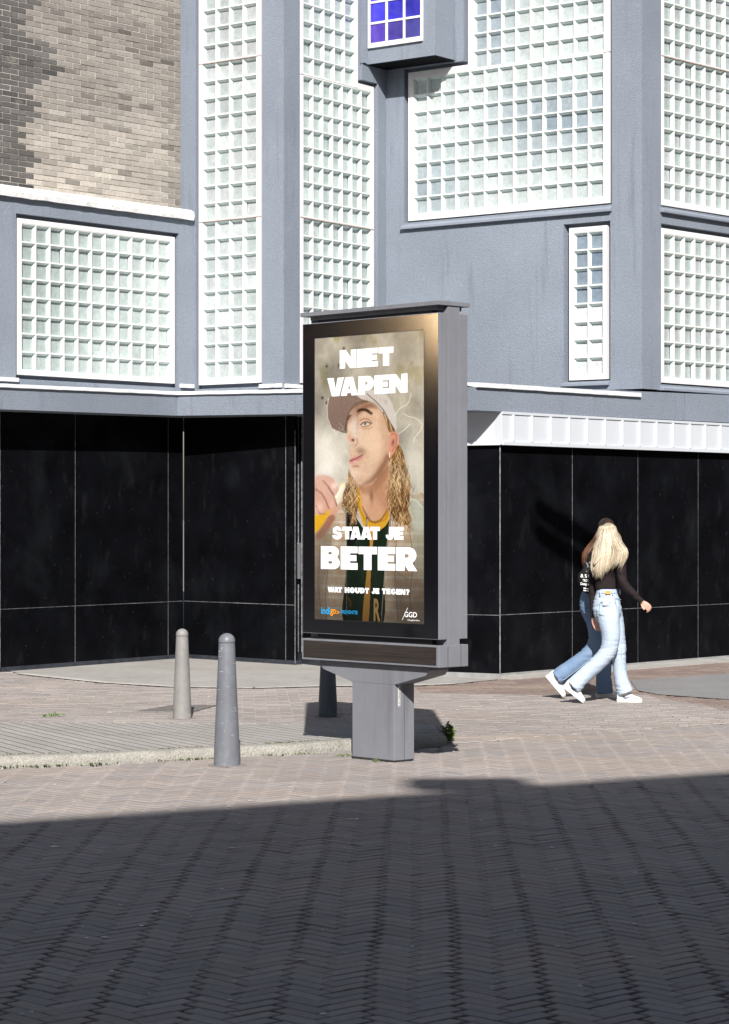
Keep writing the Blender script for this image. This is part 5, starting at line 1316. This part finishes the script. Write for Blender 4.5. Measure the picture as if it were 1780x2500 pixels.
# phone in the back pocket
pm_ = MB(); f = [(770, 1008, -.128), (834, 1010, -.126), (838, 1080, -.138), (768, 1078, -.140)]; fr_ = [Bf.P(*q) for q in f]; bk2 = [p+Vector((0, .008, 0)) for p in fr_]
pm_.hexa([fr_[3], fr_[2], bk2[2], bk2[3], fr_[0], fr_[1], bk2[1], bk2[0]])
tag(pm_.build('phone', M['phone'], bevel=.003), 'pale phone sticking out of the back pocket of the light jeans', 'phone')

# ---- brunette, beyond
Cf = Fig(21.55)
p2 = empty('person', Cf.P(780, 2120)); p2.location.z = 0
tag(p2, 'person with long brown hair and mid blue jeans, mostly hidden behind the blonde walker', 'person')
body = MB(); T = Cf.tube
Cf.ball(body, 825, 222, .0, .066, .082, .078); Cf.ball(body, 835, 285, .01, .055, .06, .07); Cf.ball(body, 905, 235, .0, .012, .012, .014)
T(body, [(805, 400, 0, 44, .045), (812, 300, 0, 42, .045)])
T(body, [(780, 420, 0, 90, .06), (760, 500, 0, 122, .085), (740, 650, 0, 110, .09), (690, 850, 0, 96, .076), (680, 1000, 0, 104, .078), (672, 1160, 0, 100, .082)])
T(body, [(668, 1130, -.05, 66, .055), (690, 1350, -.08, 66, .07), (640, 1600, -.08, 50, .055), (470, 1730, -.08, 44, .048), (270, 1890, -.08, 30, .036)])
T(body, [(700, 1100, .07, 80, .07), (780, 1450, .08, 62, .065), (800, 1750, .08, 45, .05), (815, 2060, .08, 32, .036)])
T(body, [(800, 480, .12, 46, .045), (830, 680, .15, 38, .04), (850, 850, .14, 34, .036), (900, 1000, .12, 26, .028), (930, 1120, .12, 22, .022)])
T(body, [(700, 480, -.10, 46, .045), (640, 660, -.13, 38, .04), (650, 850, -.13, 34, .036), (700, 980, -.12, 26, .028), (750, 1100, -.12, 22, .022)])
hand(Cf, body, 930, 1120, .12, 20, 60, side=1, sc_=.95, curl=.5); hand(Cf, body, 750, 1100, -.12, 20, 60, side=1, sc_=.95, curl=.5)
fuse(body, 'body', M['skin'], p2, .006, 1)
sh = MB()
T(sh, [(810, 395, 0, 50, .05), (790, 430, 0, 110, .07), (765, 500, 0, 146, .10), (745, 620, 0, 140, .105), (715, 760, 0, 126, .10), (690, 930, 0, 122, .10)])
T(sh, [(700, 470, -.08, 70, .06), (655, 580, -.12, 58, .055), (640, 680, -.13, 50, .05), (650, 850, -.13, 44, .045), (700, 980, -.12, 36, .036), (745, 1090, -.12, 30, .03)])
T(sh, [(800, 470, .10, 60, .055), (830, 680, .15, 50, .05), (850, 850, .14, 44, .044), (900, 1000, .12, 34, .035), (928, 1110, .12, 29, .03)])
fuse(sh, 'top', M['coat'], p2, .007, 2, wr(.004, 9, 9, 24, 8))
j = MB()
T(j, [(680, 930, 0, 116, .10), (672, 990, 0, 134, .11), (668, 1090, 0, 142, .122), (680, 1180, 0, 128, .12), (700, 1260, 0, 100, .10)])
T(j, [(655, 1120, -.06, 110, .09), (690, 1280, -.08, 96, .095), (705, 1400, -.08, 92, .09), (695, 1500, -.08, 90, .085), (640, 1600, -.08, 88, .08), (520, 1700, -.08, 86, .076), (380, 1800, -.08, 88, .08), (262, 1890, -.08, 92, .088)])
T(j, [(720, 1120, .06, 108, .09), (760, 1320, .08, 104, .09), (785, 1500, .08, 90, .085), (802, 1650, .08, 84, .076), (806, 1790, .08, 84, .076), (808, 1940, .08, 88, .082), (814, 2068, .08, 96, .09)])
fuse(j, 'jeans', M['denim_mid'], p2, .0075, 2, wr2(.0042, 11))
ps = MB(); seamline(Cf, ps, [(560, 1155, -.10), (585, 1165, -.125), (640, 1140, -.15)]); seamline(Cf, ps, [(605, 1000, -.11), (640, 1010, -.115)])
seamline(Cf, ps, [(640, 1660, -.158), (500, 1775, -.158), (330, 1905, -.165)], 2.4)
ps.split('pocket_seam', M['stitch'], p2)
shoe(Cf, (135, 1868), (338, 2112), -.08, p2, logo=False); shoe(Cf, (716, 2124), (985, 2124), .08, p2, logo=False)
hL = ([95, 120, 170, 240, 330, 370, 420, 470, 520, 600, 700], [790, 745, 715, 700, 682, 650, 610, 575, 552, 550, 575])
hR = ([95, 120, 170, 240, 330, 370, 420, 470, 520, 600, 700], [870, 905, 930, 940, 935, 920, 890, 850, 800, 760, 720])
hm = hairmesh(Cf, hL, hR, lambda t: float(np.interp(t, [0, .2, .5, 1], [680, 700, 640, 520])), ([100, 300, 500, 750], [.0, .0, -.02, -.03]), ([90, 150, 220, 300, 420, 520, 750], [.05, .09, .105, .112, .12, .125, .115]), 360,
              [(.12, .05, .024), (.22, .095, .04), (.06, .03, .02), (.36, .17, .07)], 9, 'hair', None, p2, 112, root=.22)
hb = MB(); Cf.ball(hb, 822, 215, .0, .076, .092, .084)
for k in range(len(hb.f)): hb.c[k] = (.022, .014, .012)
i0 = len(hm.v); hm.v += hb.v; hm.f += [tuple(i+i0 for i in f) for f in hb.f]; hm.m += hb.m; hm.c += hb.c
hm.build('hair', M['hair_brown'], p2, smooth=True, color=True)
adopt_tree(p2)
# shoulder bag
bag = empty('shoulder_bag', Cf.P(565, 900, -.2)); tag(bag, 'black printed shoulder bag hanging at the side of the brown haired person', 'bag')
bm_ = MB(); rows = []
outl = [(560, 620), (600, 610), (640, 640), (650, 760), (650, 900), (600, 945), (560, 930), (520, 860), (485, 810), (500, 720), (535, 690)]
fr_ = [Cf.P(x, y, -.20) for x, y in outl]; bk2 = [Cf.P(x, y, -.13) for x, y in outl]; mid = [Cf.P(565+(x-565)*1.06, 780+(y-780)*1.04, -.165) for x, y in outl]
f2 = [Cf.P(565+(x-565)*.85, 780+(y-780)*.88, -.212) for x, y in outl]
bm_.grid([f2, fr_, mid, bk2]); bm_.build('pouch', M['bag'], bag, smooth=True, sharp=60)
stp = MB(); seamline(Cf, stp, [(600, 630, -.19), (640, 520, -.20), (690, 440, -.13)], 7); seamline(Cf, stp, [(570, 640, -.17), (600, 520, -.17), (680, 430, -.10)], 6); stp.build('strap', M['bag'], bag)
def bagtext(tx, x0, y0, x1, y1, off=.01):
    cu = bpy.data.curves.new('lettering', 'FONT'); cu.body = tx; cu.offset = off
    tmp = bpy.data.objects.new('t', cu); COL.objects.link(tmp); dg = bpy.context.evaluated_depsgraph_get(); me = bpy.data.meshes.new_from_object(tmp.evaluated_get(dg)); bpy.data.objects.remove(tmp)
    co = np.array([v.co[:] for v in me.vertices]); mn, mx = co.min(0), co.max(0)
    for v in me.vertices:
        a = (v.co.x-mn[0])/(mx[0]-mn[0]); b_ = (v.co.y-mn[1])/(mx[1]-mn[1]); v.co = Cf.P(x0+(x1-x0)*a, y1+(y0-y1)*b_+a*8, -.218)
    me.materials.clear(); me.materials.append(M['white_ink_glow']); o = bpy.data.objects.new('lettering', me); COL.objects.link(o); o.parent = bag
bagtext('& S 8', 512, 728, 620, 766); bagtext('TROOS', 535, 785, 620, 812); bagtext('Designed', 512, 822, 622, 858)
bagtext('=', 545, 880, 600, 915)
kt = MB()
for q_ in range(26):
    x, y = rng.uniform(575, 640), rng.uniform(600, 720); c = Cf.P(x, y, -.222); s_ = rng.uniform(.002, .006)
    kt.box(c.x-s_, c.x+s_, c.y-s_, c.y+s_, c.z-s_*1.5, c.z+s_*1.5)
kt.build('charm', M['steel'], bag)
adopt(bag)

# ================================================================== SMALL PLANTS, LITTER
def weed(p, n, r, h, label, seed, cat='weed', m='leaf', ls=.03):
    mb = MB(); q = random.Random(seed)
    for i in range(n):
        a = q.uniform(0, 6.28); rr_ = r*math.sqrt(q.random()); hh = h*q.uniform(.15, 1)*(1-.4*rr_/r)
        c = Vector((p.x+rr_*math.cos(a), p.y+rr_*math.sin(a)*.6, p.z+hh)); s_ = ls*q.uniform(.5, 1.2); d = Vector((q.gauss(0, 1), q.gauss(0, 1), q.uniform(-.2, 1))).normalized(); e = d.cross(Vector((q.gauss(0, 1), q.gauss(0, 1), q.gauss(0, 1)))).normalized()
        mb.face([c-d*s_, c+e*s_*.35, c+d*s_, c-e*s_*.35])
        if i % 4 == 0:
            b_ = Vector((p.x+rr_*.3*math.cos(a), p.y+rr_*.3*math.sin(a)*.6, p.z)); mb.face([b_-Vector((.0015, 0, 0)), b_+Vector((.0015, 0, 0)), c+Vector((.001, 0, 0)), c-Vector((.001, 0, 0))])
    o = mb.build('weed', M[m], fixn=False); tag(o, label, cat, 'weeds in the joints'); return o
weed(G(1094, 1810), 130, .045, .15, 'small green weed at the end of the kerb by the display shadow', 1)
weed(G(1322, 1646), 60, .07, .05, 'low weed at the foot of the black wall left of the walkers', 2, ls=.02)
weed(G(1148, 1650), 90, .05, .26, 'yellow green weed at the wall corner beside the display', 3)
weed(G(127, 1749), 50, .10, .03, 'small grass tuft behind the ribbed slabs at left', 4, ls=.018)
weed(G(838, 1846), 36, .06, .02, 'tiny moss tuft against the kerb left of the display foot', 5, ls=.012)
weed(G(920, 1860), 24, .04, .02, 'tiny grass blades at the base of the display foot', 6, ls=.012)
ms = MB(); q = random.Random(12)
for i in range(900):
    t = q.random(); x = KF[0].x+(KF[-1].x-KF[0].x)*t; y0 = kerb_front(x)
    if mnoise.noise((x*3, 0, 0)) < -.05: continue
    front = q.random() < .6; c = Vector((x, y0-.004-q.random()*.02, .002+q.random()*.01)) if front else Vector((x, y0+.125+q.random()*.012, KH+.002)); s_ = q.uniform(.003, .009)
    e = Vector((q.gauss(0, 1), q.gauss(0, 1), q.gauss(0, .6))).normalized()*s_; f_ = e.cross(Vector((q.gauss(0, 1), q.gauss(0, 1), q.gauss(0, 1)))).normalized()*s_
    ms.face([c-e, c+f_, c+e, c-f_])
tag(ms.build('moss', M['moss'], fixn=False), 'moss and grass growing along the kerb joints', 'moss', kind='stuff')
lt_ = MB()
for i in range(260):
    px, py = q.uniform(0, 1780), 1700+780*q.random()**1.6
    p = G(px, py); 
    if p.x < KF[-1].x and KF[0].y-.4 < p.y < 19.2: continue
    s_ = q.uniform(.003, .011)*(1 if q.random() < .93 else 2); a = q.uniform(0, 3.14); pts = []
    for k in range(5):
        th = a+k*1.2566; rr_ = s_*q.uniform(.5, 1.1); pts.append((p.x+rr_*math.cos(th)*1.6, p.y+rr_*math.sin(th), .005+q.uniform(0, .004)))
    lt_.face(pts)
tag(lt_.build('litter', M['litter'], fixn=False), 'scattered pale bits of litter on the paving', 'litter', kind='stuff')

# ================================================================== THE STREET AROUND (behind and beside the camera)
def block(name, plan, hgt, m, label, wins=True):
    root = empty(name, (plan[0][0], plan[0][1], 0)); tag(root, label, 'building')
    b = MB(); b.prism([Vector(p) for p in plan], -.05, hgt); b.build('wall', m, root)
    wn = MB()
    for a, c in zip(plan, plan[1:]+plan[:1]):
        W = Wall(a, c) if True else None; a_, c_ = Vector(a), Vector(c); u = (c_-a_); L = u.length; u.normalize(); nn = Vector((u.y, -u.x))
        ctr = sum((Vector(p) for p in plan), Vector((0, 0)))/len(plan)
        if nn.dot(a_-ctr) < 0: nn = -nn
        if nn.dot(Vector((0, 20))-(a_+c_)/2) <= 0: continue
        s = 1.2
        while s+1.4 < L:
            z = 1.0
            while z+2 < hgt:
                q_ = [a_+u*s+nn*.01, a_+u*(s+1.4)+nn*.01]; wn.face([(q_[0].x, q_[0].y, z), (q_[1].x, q_[1].y, z), (q_[1].x, q_[1].y, z+1.8), (q_[0].x, q_[0].y, z+1.8)])
                z += 3.1
            s += 2.7
    wn.split('window', M['dark_window'], root, fixn=False)
    adopt(root); return root
HZ = 14.0; Lk = HZ/SUN_TAN
S1 = G(0, 2007).xy-Vector((SUN_DX, 1))*Lk; S3 = G(1780, 1884).xy-Vector((SUN_DX, 1))*Lk; sd = (S3-S1).normalized(); sn = Vector((sd.y, -sd.x))
block('street_building', [tuple(S1-sd*30), tuple(S3+sd*14), tuple(S3+sd*14+sn*12), tuple(S1-sd*30+sn*12)], HZ, M['far_wall'], 'brown brick building across the street behind the viewer')
block('street_building', [(24, 8), (38, 8), (38, 52), (24, 52)], 13, M['far_wall2'], 'dark brick building down the street to the right')
block('street_building', [(-40, -2), (-26, -2), (-26, 14.5), (-40, 14.5)], 12, M['far_wall2'], 'dark brick building down the street to the left')
block('street_building', [(-30, 15.2), (-22, 19.5), (-30, 30), (-40, 24)], 11, M['tan_wall'], 'dark rendered building at the far left corner of the street')
gp = empty('sun_reflector', (-21.3, 15.75, 4.0)); tag(gp, 'added golden board, out of view, bouncing sun onto the advertising display', 'reflector')  # unseen board added to throw a sun glow into the display's glass
hn = (Vector((1, -.02, -.05)).normalized()-LD.normalized()).normalized(); e1 = Vector((0, 0, 1)).cross(hn).normalized(); e2 = hn.cross(e1); c = Vector((-21.2, 15.5, 5.1)); b = MB()
b.hexa([c+e1*i*.34+e2*j*.9+hn*k for k in (-.05, 0) for i, j in ((-1, -1), (1, -1), (1, 1), (-1, 1))])
M['reflector_gold'] = mat('golden_reflector', (.95, .68, .40), .235, .5, metal=1); b.build('board', M['reflector_gold'], gp); b = MB(); b.box(-22.6, -21.3, 15.7, 15.8, 4.9, 5.0); b.build('bracket', M['steel'], gp); adopt(gp)
# lamps hung over the street, whose shadows fall on the wall and the paving
def hung_lamp(A, B, rad, L, label, flat=1.0):
    off = Vector((SUN_DX, 1, -SUN_TAN))*L; a, b_ = A-off, B-off
    root = empty('hanging_lamp', (a+b_)/2); tag(root, label, 'street lamp', 'street lamps hung on wires')
    mb = MB(); t = (b_-a).normalized(); e1 = t.cross(Vector((0, 1, 0))).normalized(); e2 = e1.cross(t); rows = []
    for s, r in ((0, .15), (.02, .6), (.06, .9), (.14, 1), (.5, 1), (.86, 1), (.94, .9), (.98, .6), (1, .15)): rows.append(ringpts(a.lerp(b_, s), e1, e2, rad*r, rad*r*flat, 18))
    mb.grid(rows); mb.build('housing', M['lamp_body'], root, smooth=True)
    wr_ = MB(); c = (a+b_)/2
    wr_.box(c.x-14, c.x+14, c.y-.004, c.y+.004, c.z+rad+.03, c.z+rad+.038); wr_.box(c.x-.006, c.x+.006, c.y-.006, c.y+.006, c.z+rad*.9, c.z+rad+.035)
    wr_.build('wire', M['darkgap'], root); adopt(root)
def onR(px, py): s = WR1.s_at(px); return WR1.p(s, WR1.z_at(px, py))
hung_lamp(onR(1309, 1236), onR(1490, 1355), .092, 8.2, 'upper long street lamp hung on a wire over the street')
hung_lamp(onR(1309, 1297), onR(1465, 1401), .092, 8.8, 'lower long street lamp hung on a wire over the street')
g0 = G(1120, 1916); hung_lamp(g0+Vector((-.34, .0, 0)), g0+Vector((.46, .06, 0)), .20, 19, 'short rounded street lamp hung near the roof edge', 1.0)
